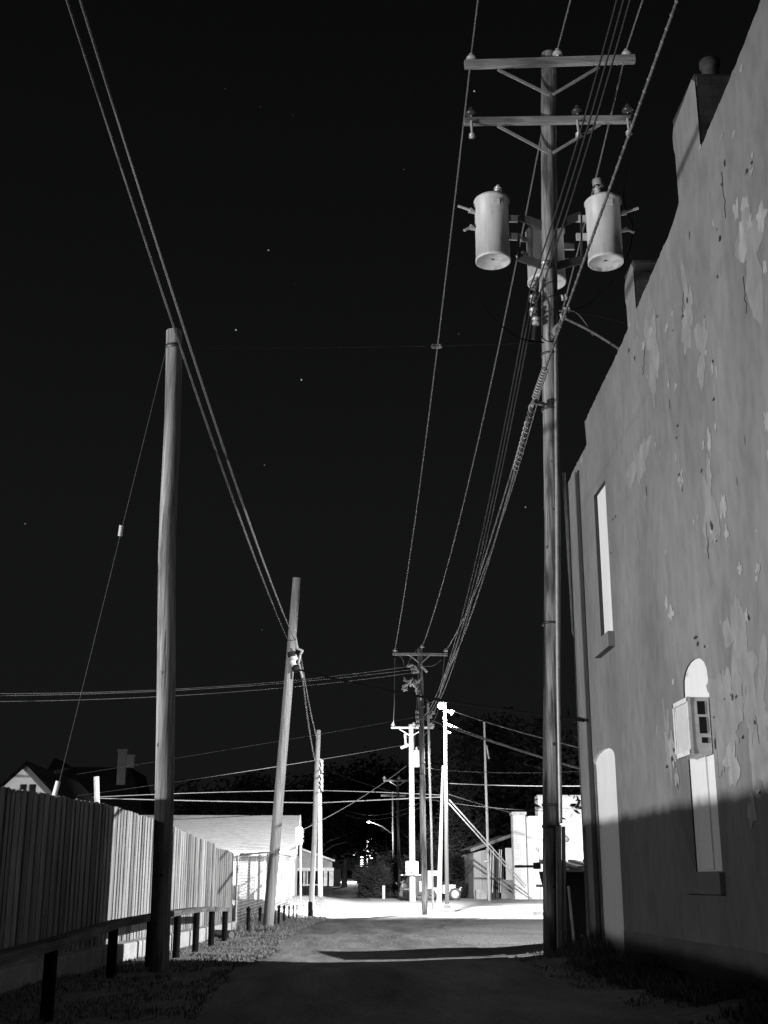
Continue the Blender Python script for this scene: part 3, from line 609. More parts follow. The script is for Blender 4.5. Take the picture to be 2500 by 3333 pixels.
# far street lamps
for (x,y,ax,ay,Y,lab) in((1200,2676,1276,2714,76,'far lamp on a long arm reaching left over the road'),(1208,2732,1196,2745,148,'oval far lamp glowing above the string of lights')):
    th=thing('street_lamp',P(ax,ay,Y),lab,'street lamp','far street lamps'); k=MB(); A=P(ax,ay,Y);B=P(x,y-2,Y)
    k.tube([A,A.lerp(B,.4)+Vector((0,0,(A-B).length*.08)),A.lerp(B,.8)+Vector((0,0,(A-B).length*.04)),B],.03,6); k.build('lamp_arm',M_DARKM,th)
    k=MB(); k.lathe(P(x,y,Y),(1,0,0),[(-.10*Y/76,0),(-.06*Y/76,.04*Y/76),(.06*Y/76,.05*Y/76),(.12*Y/76,0)],10); k.build('lamp_head',M_BULBF,th)
lamp('far_street_light','POINT',P(1204,2732,149)+Vector((-1,-3,-.6)),12000,.2)
lamp('far_road_light','POINT',P(1200,2680,75.6),900,.15)
# hanging lights far down the road
def lights(name,pts,Y,sz,label):
    th=thing(name,P(pts[0][0],pts[0][1]-6,Y),label,'light string','far hanging lights')
    k=MB(); k.tube([P(x,y,Y+.1) for x,y in pts] if len(pts)>1 else [P(pts[0][0],pts[0][1],Y),P(pts[0][0],pts[0][1]+2,Y)],.03,5); k.build('cable',M_WIREB,th)
    for x,y in pts: k=MB(); k.lathe(P(x,y,Y),(1,0,0),[(-sz*1.5,0),(-sz*.6,sz*.55),(sz*.6,sz*.55),(sz*1.5,0)],8); k.build('bulb',M_BULBS,th)
lights('light_string',[(1178,2790),(1178.5,2800),(1178,2807),(1178.5,2813),(1178,2818)],140,.13,'vertical string of small far lights over the road')
lights('light_string',[(1193,2764),(1196,2772),(1199,2778),(1202,2785),(1209,2793)],140,.12,'slanting string of small far lights below the oval lamp')
lights('light_string',[(1148,2773),(1153,2777),(1150,2783)],140,.11,'cluster of three small far lights, leftmost over the road')
for q,lab in((((1178,2767),(1190,2765),(1222,2768)),'upper lit far cable glinting above the road'),(((1170,2776),(1200,2776),(1228,2777)),'lower lit far cable glinting above the road')):
    wire('far_cable',[P(x,y,139) for x,y in q],.05,M_TRIM,lab,'cable')
# span wires ---------------------------------------------------------
def sw(pa,Ya,pb,Yb,mid,r,m,lab,cat='cable',name='overhead_cable',ext=None):
    A=P(*pa,Ya);B=P(*pb,Yb); return wire(name,span(A,B,mid),r,m,lab,cat)
sw((620,1133),15.9,(1762,1116),18.3,(1100,1130),.006,M_WIRED,'thin level guy wire between the left pole and the tall pole','guy wire','guy_wire')
k=MB(); k.tube([P(1408,1127,17.6),P(1434,1127,17.6)],.035,12); k.ball(P(1410,1127,17.6),.04,10); k.ball(P(1432,1127,17.6),.04,10); one(k,'strain_insulator',M_PORC,P(1420,1127,17.6),'small white strain insulator midway on the level guy wire','insulator')
gy=thing('guy_wire',P(180,2590,17.5),'slanting guy wire dropping left from the thick left pole behind the fence','guy wire')
k=MB(); k.tube([P(541,1140,15.7),P(180,2600,17.5)],.0065,6); k.build('strand',M_WIRED,gy)
k=MB(); k.tube([P(396,1710,16.42),P(391,1745,16.46)],.032,10); k.build('strain_insulator',M_PORC,gy)
k=MB(); k.tube([P(190,2542,17.45),P(174,2600,17.5)],.034,10); k.build('guy_guard',M_TRIM,gy)
for i,(yl,yr) in enumerate(((2254,2170),(2262,2180),(2281,2190))):
    A=P(-120,yl+3,36); B=P(1325+i*8,yr,P4Y-.2); wire('power_line',span(A,B,(560,[2243,2247,2266][i])),.011,M_WIRE,['uppermost of three wires crossing from the left edge to the switchgear pole','middle of three wires crossing from the left edge to the switchgear pole','lowest of three wires crossing from the left edge to the switchgear pole'][i])
sw((975,2180),29.9,(1900,2345),17.6,(1350,2262),.024,M_WIREB,'heavy black cable crossing from the leaning pole toward the wall')
sw((984,2202),29.9,(1026,2478),41,(1003,2350),.022,M_CABLE,'thick slack cable from the leaning pole to the short pale pole')
sw((978,2130),29.9,(1032,2405),41,(1012,2320),.018,M_WIRE,'upper cable from the leaning pole to the short pale pole')
sw((250,2520),35,(1352,2335),P4Y,(800,2430),.006,M_WIRED,'faint thin wire rising right behind the leaning pole')
sw((250,2590),40,(1320,2424),59.7,(800,2510),.011,M_WIRED,'faint beaded wire rising right to the arrow-sign pole')
sw((0,2612),52,(1040,2573),60,(565,2583),.016,M_WIRE,'upper level cable crossing in front of the shingled store roof')
sw((1042,2573),60,(1438,2588),58,(1240,2578),.016,M_WIRE,'upper level cable between the two white-lit poles over the street')
sw((318,2598),55,(1040,2613),60,(700,2608),.024,M_WIRE,'lower thick level cable crossing before the shingled store')
sw((1042,2613),60,(1438,2594),58,(1240,2604),.024,M_WIRE,'lower thick cable between the two white-lit poles over the street')
sw((240,2606),53,(318,2596),55,(280,2600),.02,M_WIRE,'short cable end above the plank fence at the white vent pipe')
sw((982,2702),52,(1322,2494),59.8,(1150,2612),.017,M_WIRED,'diagonal service wire from the box on a post up to the arrow-sign pole')
sw((1050,2500),60,(1780,2640),40,(1340,2592),.012,M_WIREB,'thin dark wire sloping down right across the white-lit poles')
sw((1100,2625),78,(1370,2612),59,(1190,2652),.014,M_WIRED,'upper of two sagging wires above the far road')
sw((1100,2640),78,(1375,2625),59,(1220,2668),.014,M_WIRED,'lower of two sagging wires above the far road')
sw((1468,2312),46,(1930,2445),24,(1660,2372),.016,M_CABLE,'top cable running right from the glaring street lamp')
sw((1405,2345),43.8,(1930,2515),24,(1640,2428),.020,M_CABLE,'lower thick cable running right below the street lamp')
sw((1470,2362),46,(1930,2512),24,(1660,2430),.013,M_CABLE,'thin cable beside the lower thick cable right of the lamp')
sw((1386,2500),43.6,(1930,2508),30,(1660,2514),.010,M_WIRED,'level beaded wire crossing right at tree height')
sw((1462,2550),58,(1930,2558),52,(1700,2557),.020,M_WIRE,'bright level cable crossing right above the brick building')
sw((1462,2586),58,(1674,2648),66,(1560,2617),.026,M_WIRE,'cable sloping from the short white pole to the brick pier')
for i in(0,1): sw((1458+i*5,2612-i*8),58,(1708+i*4,2890-i*6),64,(1590+i*5,2758-i*7),.032,M_TRIM,['lower of two white guy guards slanting to the brick pier','upper of two white guy guards slanting to the brick pier'][i],'guy wire','guy_guard')
# drops on the tall pole
def cps(pts,Y,r,m,lab,cat='cable',name='drop_wire'): wire(name,spline([P(x,y,Y+dy) for x,y,dy in pts]),r,m,lab,cat)
cps([(1770,1115,0),(1690,1100,-.2),(1620,1050,-.4),(1575,1000,-.5),(1545,940,-.4)],YM-.2,.012,M_WIREB,'black looping cable left of the tall pole below the transformers')
cps([(1835,1035,0),(1900,1066,-.5),(1960,1100,-1),(2060,1165,-2)],YM-.1,.022,M_CABLE,'service drop from the tall pole to the parapet')
cps([(1820,1012,0),(1870,1015,-.2),(1905,1050,-.4),(1930,1092,-.7)],YM-.1,.010,M_CABLE,'small curved jumper right of the tall pole')
cps([(1830,1010,0),(1950,1030,-.6),(2050,1055,-1.3)],YM-.1,.016,M_WIREB,'black service cable reaching the small chimney')
cps([(1757,1085,0),(1775,1107,-.1),(1797,1111,-.1),(1812,1090,0)],YM-.2,.009,M_WIREB,'small black loop at the conduit top')
cps([(2062,400,0),(2030,640,.1),(2060,740,.1),(2030,860,.2),(1930,980,.2),(1850,1010,0)],YM-.1,.008,M_WIREB,'thin black jumper hanging right of the right transformer')
cps([(1285,2140,0),(1283,2300,0),(1280,2352,2)],P4Y,.011,M_WIRE,'vertical wire hanging from the left end of the centre pole crossarm')
cps([(1288,2100,0),(1296,2125,0),(1312,2150,0),(1314,2168,0)],P4Y,.010,M_WIRE,'short curved jumper left of the centre pole top')
cps([(1376,2095,0),(1345,2130,0),(1328,2160,0),(1323,2172,0)],P4Y,.010,M_WIRE,'long curved jumper from the centre pole top insulator')
cps([(1382,2169,0),(1405,2168,0),(1425,2158,0),(1436,2148,0)],P4Y,.009,M_WIRE,'curved jumper right of the centre pole')
cps([(1448,2128,0),(1436,2240,0),(1425,2290,0),(1406,2330,0)],P4Y,.010,M_WIRE,'drop wire from the right end of the centre pole crossarm')
cps([(1362,2180,0),(1357,2300,0),(1349,2420,0),(1345,2450,6)],P4Y-.15,.010,M_WIRE,'wire running down the left side of the centre pole')
cps([(1440,2225,0),(1428,2305,0),(1405,2360,0),(1380,2395,0)],P4Y,.012,M_WIRE,'wire slanting behind the slender pole near the lamp')
for th_,b_,t_,ra,rb,sd in((mp,mb_,mt,.124,.127,1),(lp,lb,ltp,.120,.10,2)):
    k=MB(); rr=random.Random(sd)
    for j in range(26):
        f=rr.uniform(.04,.95); c_=b_.lerp(t_,f)+Vector(noise.noise_vector(Vector((f*3.1,sd,2))).xy.to_3d())*(.05 if sd==1 else .06)*math.sin(math.pi*f); r_=ra+(rb-ra)*f; a=R(rr.uniform(195,345)); n_=Vector((math.cos(a),math.sin(a),0)); u=Vector((-n_.y,n_.x,0))
        if j%2: w_,h_=rr.uniform(.012,.022),rr.uniform(.016,.035)
        else: w_,h_=rr.uniform(.003,.006),rr.uniform(.2,.6)
        k.add([c_+n_*(r_*1.03)*math.cos(0)+u*w_*math.cos(q_*math.pi/4)+Vector((0,0,h_*math.sin(q_*math.pi/4))) for q_ in range(8)],[tuple(range(8))])
    k.build('knots_and_checks',M_HOLE,th_,kind='stuff')
# ------------------------------------------------------------------ plank fence, kerb, rails
def fx(y): return -3.12+.079*(y-18.3) if y>14 else -3.12+.079*(-4.3)+.03*(y-14)
def ftop(y): return lerp([(6,2.0),(13.6,2.03),(18,2.11),(22,2.02),(24,1.93),(26.9,1.83),(27.0,1.76),(29.4,1.72)],y)
fn=thing('plank_fence',(fx(18),18,0),'long weathered vertical plank fence along the left of the alley','fence')
k=MB(); y=-12.0; rr=random.Random(11); bi=0
while y<29.5:
    wd_=rr.uniform(.07,.14) if y<26.9 else .14
    bi+=1; dx=rr.uniform(-.002,.002)+(.007 if bi%2 else -.007); h_=ftop(y)+rr.uniform(-.016,.010); k.shade=rr.choice([.55,.75,.88,.95,1.0,1.08,1.18])*rr.uniform(.93,1.06) if y<26.9 else rr.uniform(.75,.9)
    x=fx(y+wd_/2); tl=rr.uniform(-.006,.006); zb=.20
    a=Vector((fx(y),y-.008,0));b=Vector((fx(y+wd_),y+wd_+.008,0)); tw=rr.uniform(-.004,.004)
    vs=[]
    for z in(zb,h_-.02,h_):
        ins_=.02 if z==h_ else 0
        for p,s_,ii in((a,tw,ins_),(b,-tw,-ins_)): vs.append((p.x+dx+s_,p.y+tl*(z)+ii,z))
    v2=[(x_-.02,y_,z_) for x_,y_,z_ in vs]; al=vs+v2
    k.add(al,[(0,1,3,2),(2,3,5,4),(6,8,9,7),(8,10,11,9),(0,2,8,6),(2,4,10,8),(1,7,9,3),(3,9,11,5),(4,5,11,10),(0,6,7,1)])
    y+=wd_
k.build('planks',M_FWOOD,fn)
for zr in(.45,1.1,1.75):
    k=MB(); k.bar((fx(6)-.09,6,zr),(fx(14)-.09,14,zr),.04,.09); k.build('fence_rail',M_RAIL,fn); k=MB(); k.bar((fx(14.01)-.09,14,zr),(fx(29.3)-.09,29.3,zr*.93),.04,.09); k.build('fence_rail',M_RAIL,fn)
yy=7.5
while yy<29.6:
    k=MB(); k.box((fx(yy)-.18,yy,.85),(.1,.1,1.7)); k.build('post',M_RAIL,fn); yy+=2.44
# concrete kerb blocks
yy=8.0; ki=0; blocks=[]
while yy<27.6:
    ln=2.3; k=MB(); a=Vector((fx(yy)+.14,yy+.02,0)); b=Vector((fx(yy+ln)+.14,yy+ln-.03,0)); g0=G(a.x,a.y)
    r_=random.Random(ki); k.bar(a+Vector((0,0,.10)),b+Vector((r_.uniform(-.02,.02),0,.10)),.24,.26)
    o=k.build('kerb_block',M_CONC,None,(a.x,a.y,0)); 
    blocks.append(o); yy+=ln; ki+=1
od=['nearest','second','third','fourth','fifth','sixth','seventh','eighth','ninth','tenth']
for i,o in enumerate(blocks):
    bv=o.modifiers.new('bevel','BEVEL'); bv.width=.02; bv.segments=2
    tagp(o,'weathered concrete kerb block under the plank fence, %s from the camera'%od[i],'kerb block','concrete blocks under the fence')
# guard rail on short posts
gr=thing('guard_rail',(-2.3,16,0),'low timber guard rail on short dark posts before the plank fence','guard rail')
RP=[(-2.30,10.9),(-2.44,14.77),(-2.32,16.94),(-2.24,19.17),(-2.20,21.49),(-2.09,23.05),(-1.99,24.7)]
k=MB(); RP0=[(-2.35,7.5)]+RP
zt=[.52,.56,.60,.62,.63,.62,.60,.56]
for i in range(len(RP0)-1): k.bar(Vector((RP0[i][0],RP0[i][1]-.1,zt[i])),Vector((RP0[i+1][0],RP0[i+1][1]+.1,zt[i+1])),.16,.075)
k.build('top_rail',M_RAIL,gr)
for i,(x,y) in enumerate(RP): k=MB(); k.tube([(x,y,-.1),(x,y,zt[i+1]-.03)],.055,12); k.build('post',M_IRONP,gr)
BP=[(807,2957,3040,12,'with a cap, nearest of the row'),(845,2957,3022,10,'just left of the leaning pole'),(894,2962,3010,6,'just right of the leaning pole foot'),(907,2950,3008,8,'with a flared cap, right of the leaning pole'),(924,2950,3003,7,'between the capped post and the white wall'),(940,2948,2998,6,'fourth from the far end'),(954,2945,2994,4.5,'second from the far end'),(966,2945,2992,4,'at the far end of the row')]
for x,yt,yb,wp_,lab in BP:
    g=PZ(x,yb,0); t=P(x,yt,g.y); k=MB(); k.tube([(g.x,g.y,-.08),(g.x,g.y,t.z)],pr(g,wp_),12)
    if wp_>=7: k.lathe((g.x,g.y,t.z),(0,0,1),[(-.04,pr(g,wp_)),(-.03,pr(g,wp_)*1.5),(.0,pr(g,wp_)*1.2),(.05,0)],12)
    one(k,'bollard',M_IRONP,(g.x,g.y,0),'short dark pipe bollard '+lab,'bollard','dark bollards along the alley edge')
k=MB(); g=PZ(755,3043,.08); k.tube([g+Vector((-.5,.6,0)),g],.085,16,False); k.tube([g+Vector((-.5,.6,0)),g+Vector((-.005,.005,0))],.07,16); one(k,'drain_pipe',M_DARKM,g,'open dark drain pipe end lying at the end of the guard rail','pipe')
# slatted chain-link fence
def cx(y): return lerp([(29.5,-2.12),(54,-1.68)],y)
cf=thing('chain_link_fence',(cx(30),30,0),'slatted chain-link fence between the plank fence and the white store','fence')
k=MB(); y=29.7; rr=random.Random(5)
def ct(y): return lerp([(29.5,1.66),(40,1.95),(54,2.12)],y)
while y<53.5:
    if noise.noise(Vector((y*.9,0,0)))<.42: k.add([(cx(y),y,.12+G(-2,y)),(cx(y)+.0,y+.088,.12+G(-2,y)),(cx(y),y+.088,ct(y)-.05),(cx(y),y,ct(y)-.05)],[(0,1,2,3)]); 
    y+=.10
k.build('slats',mat('grey_slat',.09,.7,(4,4,4),.25),cf,kind='stuff')
k=MB()
for j in range(26):
    z=.12+j*.072; k.tube([(cx(29.6)+.01,29.6,z),(cx(40)+.01,40,z*1.12),(cx(53.6)+.01,53.6,z*1.2+.02)],.007,4)
k.build('wire_mesh',M_GALV,cf,kind='stuff')
k=MB(); k.tube([(cx(y),y,ct(y)+.03*noise.noise(Vector((y,0,0)))) for y in range(30,55,2)],.03,8); k.build('top_rail',M_DARKM,cf)
for y in(29.65,33,36.5,40,44,48,53.6): k=MB(); k.tube([(cx(y)-.03,y,-.1),(cx(y)-.03,y,ct(y))],.03,8); k.build('post',M_GALV,cf)
# ------------------------------------------------------------------ white store with shingled roof
st=thing('white_store',(-6,60,.2),'low white store with a pale shingled roof beyond the chain-link fence','building')
YF=56.; A=P(948,2762,YF); xr=A.x; ze=A.z; zr=P(958,2654,61.5).z; xl=-16
k=MB(); k.box(((xl+xr)/2,YF+.1,ze/2),(xr-xl,.2,ze)); 
k.add([(xr,YF,-.1),(xr,67,-.1),(xr,67,ze),(xr,61.5,zr-.12),(xr,YF,ze)],[(0,1,2,3,4)]); k.add([(xl,YF,-.1),(xl,67,-.1),(xl,67,ze),(xl,61.5,zr-.12),(xl,YF,ze)],[(4,3,2,1,0)])
k.box(((xl+xr)/2,67,ze/2),(xr-xl,.2,ze)); k.build('wall',M_WHITEW,st)
k=MB(); xe=xr+.22
k.add([(xl,YF-.45,ze-.10),(xe,YF-.45,ze-.10),(xe,61.5,zr),(xl,61.5,zr),(xl,67.5,ze-.1),(xe,67.5,ze-.1)],[(0,1,2,3),(3,2,5,4)]); 
rf=k.build('roof',M_SHING,st)
k=MB(); k.box(((xl+xe)/2,YF-.47,ze-.20),(xe-xl,.06,.20)); k.bar((xe+.02,YF-.45,ze-.16),(xe+.02,61.5,zr-.07),.05,.18); k.bar((xe+.02,67.5,ze-.16),(xe+.02,61.5,zr-.07),.05,.18); k.box(((xl+xe)/2,YF-.2,ze-.34),(xe-xl,.3,.05)); k.build('fascia',M_TRIM,rf)
for x in(-7.4,-10.4):
    k=MB(); k.box((x,YF-.02,1.25),(1.1,.06,1.0)); w_=k.build('window',M_SHADEPANE,st); k=MB(); k.box((x,YF-.055,1.25),(1.2,.02,.06)); k.box((x,YF-.056,1.25),(.05,.02,1.05)); k.build('window_frame',M_TRIM,w_)
k=MB(); k.box((xr-.2,YF-.012,1.3),(.36,.02,2.2)); k.build('corner_board',M_TRIM,st)
# box on a post
bx=thing('cabinet_on_post',P(979,2945,52),'bright white box on a thin post beside the white store gable','cabinet')
g=P(979,2945,52); k=MB(); k.tube([(g.x,52,G(g.x,52)-.1),(P(978,2750,52))],.045,10); k.build('post',M_GALV,bx)
a_=P(963,2693,52);b_=P(985,2750,52); k=MB(); k.box(((a_.x+b_.x)/2,52,(a_.z+b_.z)/2),(b_.x-a_.x,.4,a_.z-b_.z)); o=k.build('box',M_WHITEW,bx); bv=o.modifiers.new('bevel','BEVEL'); bv.width=.05; bv.segments=3
k=MB()
for z in(2707,2722,2737): q=P(987,z,52); k.box(q,(.05,.3,.11))
k.build('side_lens',M_DARKM,bx)
# porch building behind
pb=thing('porch_building',(-1,84,.4),'grey gabled building with a dark open porch behind the white-lit poles','building')
YP=82.; q=lambda px,py: P(px,py,YP)
xr=q(1082,2800).x; zt_=q(1082,2803).z; zl=q(985,2768).z; xl=q(985,2768).x; zb=q(1082,2830).z; gz=q(1082,2884).z
k=MB(); k.add([(xl-6,YP,zl+.9),(xl-6,YP,zb),(xr,YP,zb),(xr,YP,zt_),(xl,YP,zl)],[(0,1,2,3,4)]); k.add([(xr,YP,-.2),(xr,94,-.2),(xr,94,zt_),(xr,YP,zt_)],[(0,1,2,3)]); k.build('gable',mat('mid_grey_siding',.26,.8,(1,1,9),.12),pb)
k=MB(); k.bar((xr+.15,YP-.1,zt_+.02),(xl-5,YP-.1,zl+.02+(zl-zt_)*5/(xr-xl)),.2,.12); k.bar((xr+.1,YP-.1,zb),(xl-6,YP-.1,zb),.15,.2); k.build('fascia',M_TRIM,pb)
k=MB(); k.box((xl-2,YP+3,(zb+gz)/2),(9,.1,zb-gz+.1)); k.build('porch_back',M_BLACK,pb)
for px,wd_ in((1078,.28),(1062,.35),(1068,.12),(990,.14),(1000,.08)): k=MB(); a_=q(px,2885); k.box((a_.x,YP,(zb+gz)/2),(wd_,.2,zb-gz)); k.build('post',M_TRIM,pb)
k=MB(); k.bar(q(980,2880),q(1064,2880),.08,.08); k.build('railing',M_TRIM,pb)
k=MB(); k.box(((xl+xr)/2-3,YP+1.5,gz/2-.1),(xr-xl+6,3.2,gz+.1)); k.build('porch_floor',M_FARG,pb)
# ------------------------------------------------------------------ brick building and shed on the right
bb=thing('brick_building',(11,68,.2),'white painted brick building behind the tall pole, right of the shed','building')
YB=66.
def X_(px,Y=YB): return P(px,2872,Y).x
def Z_(py,Y=YB): return P(1700,py,Y).z
k=MB(); k.box(((X_(1712)+X_(1775))/2,YB+.3,Z_(2656)/2-.2),(X_(1775)-X_(1712),.6,Z_(2656)+.4)); k.build('wall',M_WBRICK,bb)
k=MB(); k.box(((X_(1757)+21)/2,YB+.2,Z_(2590)/2-.2),(21-X_(1757),1.0,Z_(2590)+.4)); k.build('tall_wall',M_WBRICK,bb)
k=MB(); k.box(((X_(1671)+X_(1712))/2,YB-.1,Z_(2652)/2-.2),(X_(1712)-X_(1671),.7,Z_(2652)+.4)); pr_=k.build('pier',M_WBRICK,bb)
k=MB(); k.box(((X_(1671)+X_(1712))/2,YB-.1,Z_(2649)),(X_(1712)-X_(1671)+.12,.85,.16)); k.build('cap',M_TRIM,pr_)
k=MB(); k.box(((X_(1757)+21)/2,YB-.33,Z_(2632)),(21-X_(1757)+.02,.06,.08)); k.box(((X_(1757)+21)/2,YB-.32,Z_(2592)),(21-X_(1757)+.1,.10,.10)); k.build('cornice',M_TRIM,bb)
k=MB(); k.box(((X_(1716)+X_(1756))/2,YB-.03,Z_(2765)/2),(X_(1756)-X_(1716),.06,Z_(2765))); k.build('door',M_WHITEW,bb)
k=MB(); a_=Vector((X_(1745),YB-.3,Z_(2760))); k.bar(a_,a_+Vector((.12,0,-.1)),.2,.1); k.build('wall_lamp',M_GALV,bb)
k=MB(); a_=Vector((X_(1843),YB-.4,Z_(2730))); k.lathe(a_,(0,0,1),[(-.15,.1),(0,.18),(.12,.1),(.2,0)],10); k.build('wall_lamp',M_GALV,bb)
sh=thing('shed',(8.4,67,.2),'low grey metal shed with a sloping roof left of the brick building','shed')
YS=67.; q=lambda px,py: P(px,py,YS)
k=MB(); a_=q(1541,2775);b_=q(1585,2765); k.add([(a_.x,YS,-.1),(b_.x,YS,-.1),(b_.x,YS,b_.z),(a_.x,YS,a_.z)],[(0,1,2,3)]); k.add([(a_.x,YS,-.1),(a_.x,YS,a_.z),(a_.x,YS+6,a_.z),(a_.x,YS+6,-.1)],[(0,1,2,3)]); k.build('wall',M_GREYM,sh)
k=MB(); 
for px in range(1543,1585,3): k.bar(q(px,2776),q(px+.1,2915),.03,.04)
k.build('corrugation',M_GREYM,sh,kind='stuff')
k=MB(); k.bar(q(1530,2768)+Vector((0,-.2,0)),q(1672,2716)+Vector((0,-.2,0)),.5,.16); a_=q(1530,2766);b_=q(1672,2714); k.add([(a_.x,YS-.4,a_.z),(b_.x,YS-.4,b_.z),(b_.x,YS+6,b_.z+.1),(a_.x,YS+6,a_.z+.1)],[(0,1,2,3)]); k.build('roof',mat('shed_roof_metal',.16,.7),sh)
k=MB(); a_=q(1540,2858);b_=q(1640,2862); k.bar(a_+Vector((0,-.03,0)),b_+Vector((0,-.03,0)),.05,.10); k.build('dark_band',M_DARKM,sh)
k=MB(); a_=q(1644,2760);b_=q(1680,2864); k.box(((a_.x+b_.x)/2,YS-.05,(a_.z+b_.z)/2),(b_.x-a_.x,.08,a_.z-b_.z)); k.build('white_panel',M_WHITEW,sh)
k=MB(); a_=q(1630,2864);b_=q(1682,2915); k.box(((a_.x+b_.x)/2,YS-.03,(a_.z)/2),(b_.x-a_.x,.08,a_.z)); k.build('base_panel',M_GREYM,sh)
k=MB(); k.box((q(1615,2800).x,YS+1.6,1.1),(1.2,.1,2.6)); k.build('back_wall',mat('shed_interior',.10,.8),sh)
for px in(1598,1606,1626,1632): k=MB(); k.bar(q(px,2765),q(px-3,2905),.06,.05); k.build('post',M_TRIM,sh)
k=MB(); a_=q(1545,2905); k.box((q(1560,2900).x,YS-.8,.45),(.55,.5,.45)); one(k,'rubble_box',M_CONC,(q(1560,2900).x,YS-.8,.2),'low pale crate on the ground before the grey shed','crate')
# ------------------------------------------------------------------ dumpster by the rear corner
dp=thing('dumpster',(4.0,19.5,0),'dark dumpster with a ribbed lid tucked behind the stucco building corner','dumpster')
k=MB(); x0,x1,y0,y1=3.42,5.0,18.95,20.9
k.add([(x0+.22,y0+.05,.16),(x1,y0+.05,.16),(x1,y1-.05,.16),(x0+.22,y1-.05,.16),(x0,y0,1.22),(x1,y0,1.22),(x1,y1,1.22),(x0,y1,1.22)],[(3,2,1,0),(4,5,6,7),(0,1,5,4),(1,2,6,5),(2,3,7,6),(3,0,4,7)]); k.build('bin',M_IRONP,dp)
k=MB(); k.add([(x0-.04,y0-.04,1.24),(x1,y0-.04,1.24),(x1,y1,1.37),(x0-.04,y1,1.37)],[(0,1,2,3)]); 
k.add([(x0-.04,y0-.04,1.20),(x1,y0-.04,1.20),(x1,y0-.04,1.24),(x0-.04,y0-.04,1.24)],[(0,1,2,3)])
for j in range(7): k.bar((x0+.06+j*.24,y0-.05,1.265),(x0+.06+j*.24,y1,1.395),.10,.04)
k.build('lid',mat('ribbed_plastic',.10,.5,spec=.5),dp)
for y in(y0+.15,y1-.2): k=MB(); k.tube([(x0+.3,y,.08),(x0+.38,y,.08)],.08,14); k.build('wheel',M_TYRE,dp)
k=MB(); k.bar((x0-.05,y0+.1,1.0),(x0-.05,y1-.1,1.0),.04,.04); k.box((x0+.02,y0+.2,.85),(.12,.08,.35)); k.build('handle',M_DARKM,dp)
k=MB(); k.bar((3.55,18.75,.12),(3.50,18.75,1.0),.10,.02,(1,0,0)); one(k,'leaning_board',mat('old_board',.25,.8,(9,9,1),.3),(3.5,18.75,.1),'narrow grey board propped between the dumpster and the tall pole','board')
k=MB(); g=PZ(1865,3098,.12); 
for j in range(4): k.add([g+Vector((-.06+j*.02,.01*j,.0)),g+Vector((.05,-.03,.02*j)),g+Vector((.07,.05,.05)),g+Vector((-.04,.05,.03+.01*j))],[(0,1,2,3)])
one(k,'litter',M_TRIM,g,'crumpled pale litter on the ground behind the tall pole','litter')
# ------------------------------------------------------------------ houses behind the plank fence
hs=thing('gabled_house',(-11,45,0),'house with a lit pale gable and two dark attic windows behind the fence','house')
YH=44.; q=lambda px,py: P(px,py,YH)
ap=q(92,2485); ll=q(-15,2582); rl=q(198,2598)
k=MB(); k.add([ (ll.x,YH,ll.z),(rl.x,YH,rl.z),(ap.x,YH,ap.z)],[(0,1,2)]); k.add([(ll.x+.2,YH+.0,0),(rl.x-.1,YH+.0,0),(rl.x-.1,YH,rl.z),(ll.x+.2,YH,ll.z)],[(0,1,2,3)])
k.build('gable_wall',M_SIDING,hs)
k=MB(); 
for a_,b_ in((ap,ll),(ap,rl)): 
    k.add([a_+Vector((0,-.25,.06)),b_+Vector((0,-.25,.06)),b_+Vector((0,9,.06)),a_+Vector((0,9,.06))],[(0,1,2,3)]); k.bar(a_+Vector((0,-.2,.0)),b_+Vector((0,-.2,.0)),.12,.10)
k.build('roof',M_ROOFD,hs)
for px in(77,107): k=MB(); a_=q(px,2575); k.box((a_.x,YH-.02,a_.z),(.20,.05,.46)); k.build('window',M_BLACK,hs)
dh=thing('dark_house',(-14,96,0),'large unlit house with tall brick chimneys behind the gabled house','house')
YD=96.; q=lambda px,py: P(px,py,YD)
k=MB(); a_=[q(130,2500),q(230,2498),q(425,2500),q(470,2640),q(500,2700)]; k.add([(q(120,2600).x,YD,0),(q(470,2700).x,YD,0),q(465,2640),q(425,2498),q(240,2496),q(225,2500),q(120,2560)],[(0,1,2,3,4,5,6)]); k.add([q(425,2498),q(465,2640),q(465,2640)+Vector((0,8,0)),q(425,2498)+Vector((0,8,0))],[(0,1,2,3)]); k.build('walls_and_roof',M_ROOFD,dh)
k=MB(); k.add([q(178,2466),q(230,2498),q(150,2512)],[(0,1,2)]); k.add([q(178,2466),q(230,2498),q(230,2498)+Vector((0,3,0)),q(178,2466)+Vector((0,3,0))],[(0,1,2,3)]); k.build('dormer',M_ROOFD,dh)
for x0_,x1_,yt,yb in((388,408,2440,2556),(413,437,2458,2500)):
    k=MB(); a_=q(x0_,yt);b_=q(x1_,yb); k.box(((a_.x+b_.x)/2,YD-.2,(a_.z+b_.z)/2),(b_.x-a_.x,.4,a_.z-b_.z)); ch=k.build('chimney',mat('soot_brick',.09,.9,(4,4,9),.25),dh)
    k=MB(); k.box(((a_.x+b_.x)/2,YD-.2,a_.z-.1),(b_.x-a_.x+.12,.47,.2)); k.build('cap',mat('soot_brick',.1),ch)
vp=MB(); a_=P(314,2528,27); vp.tube([P(317,2640,27),a_],.058,14); one(vp,'vent_pipe',M_TRIM,P(317,2640,27),'white pipe post standing behind the plank fence','pipe')
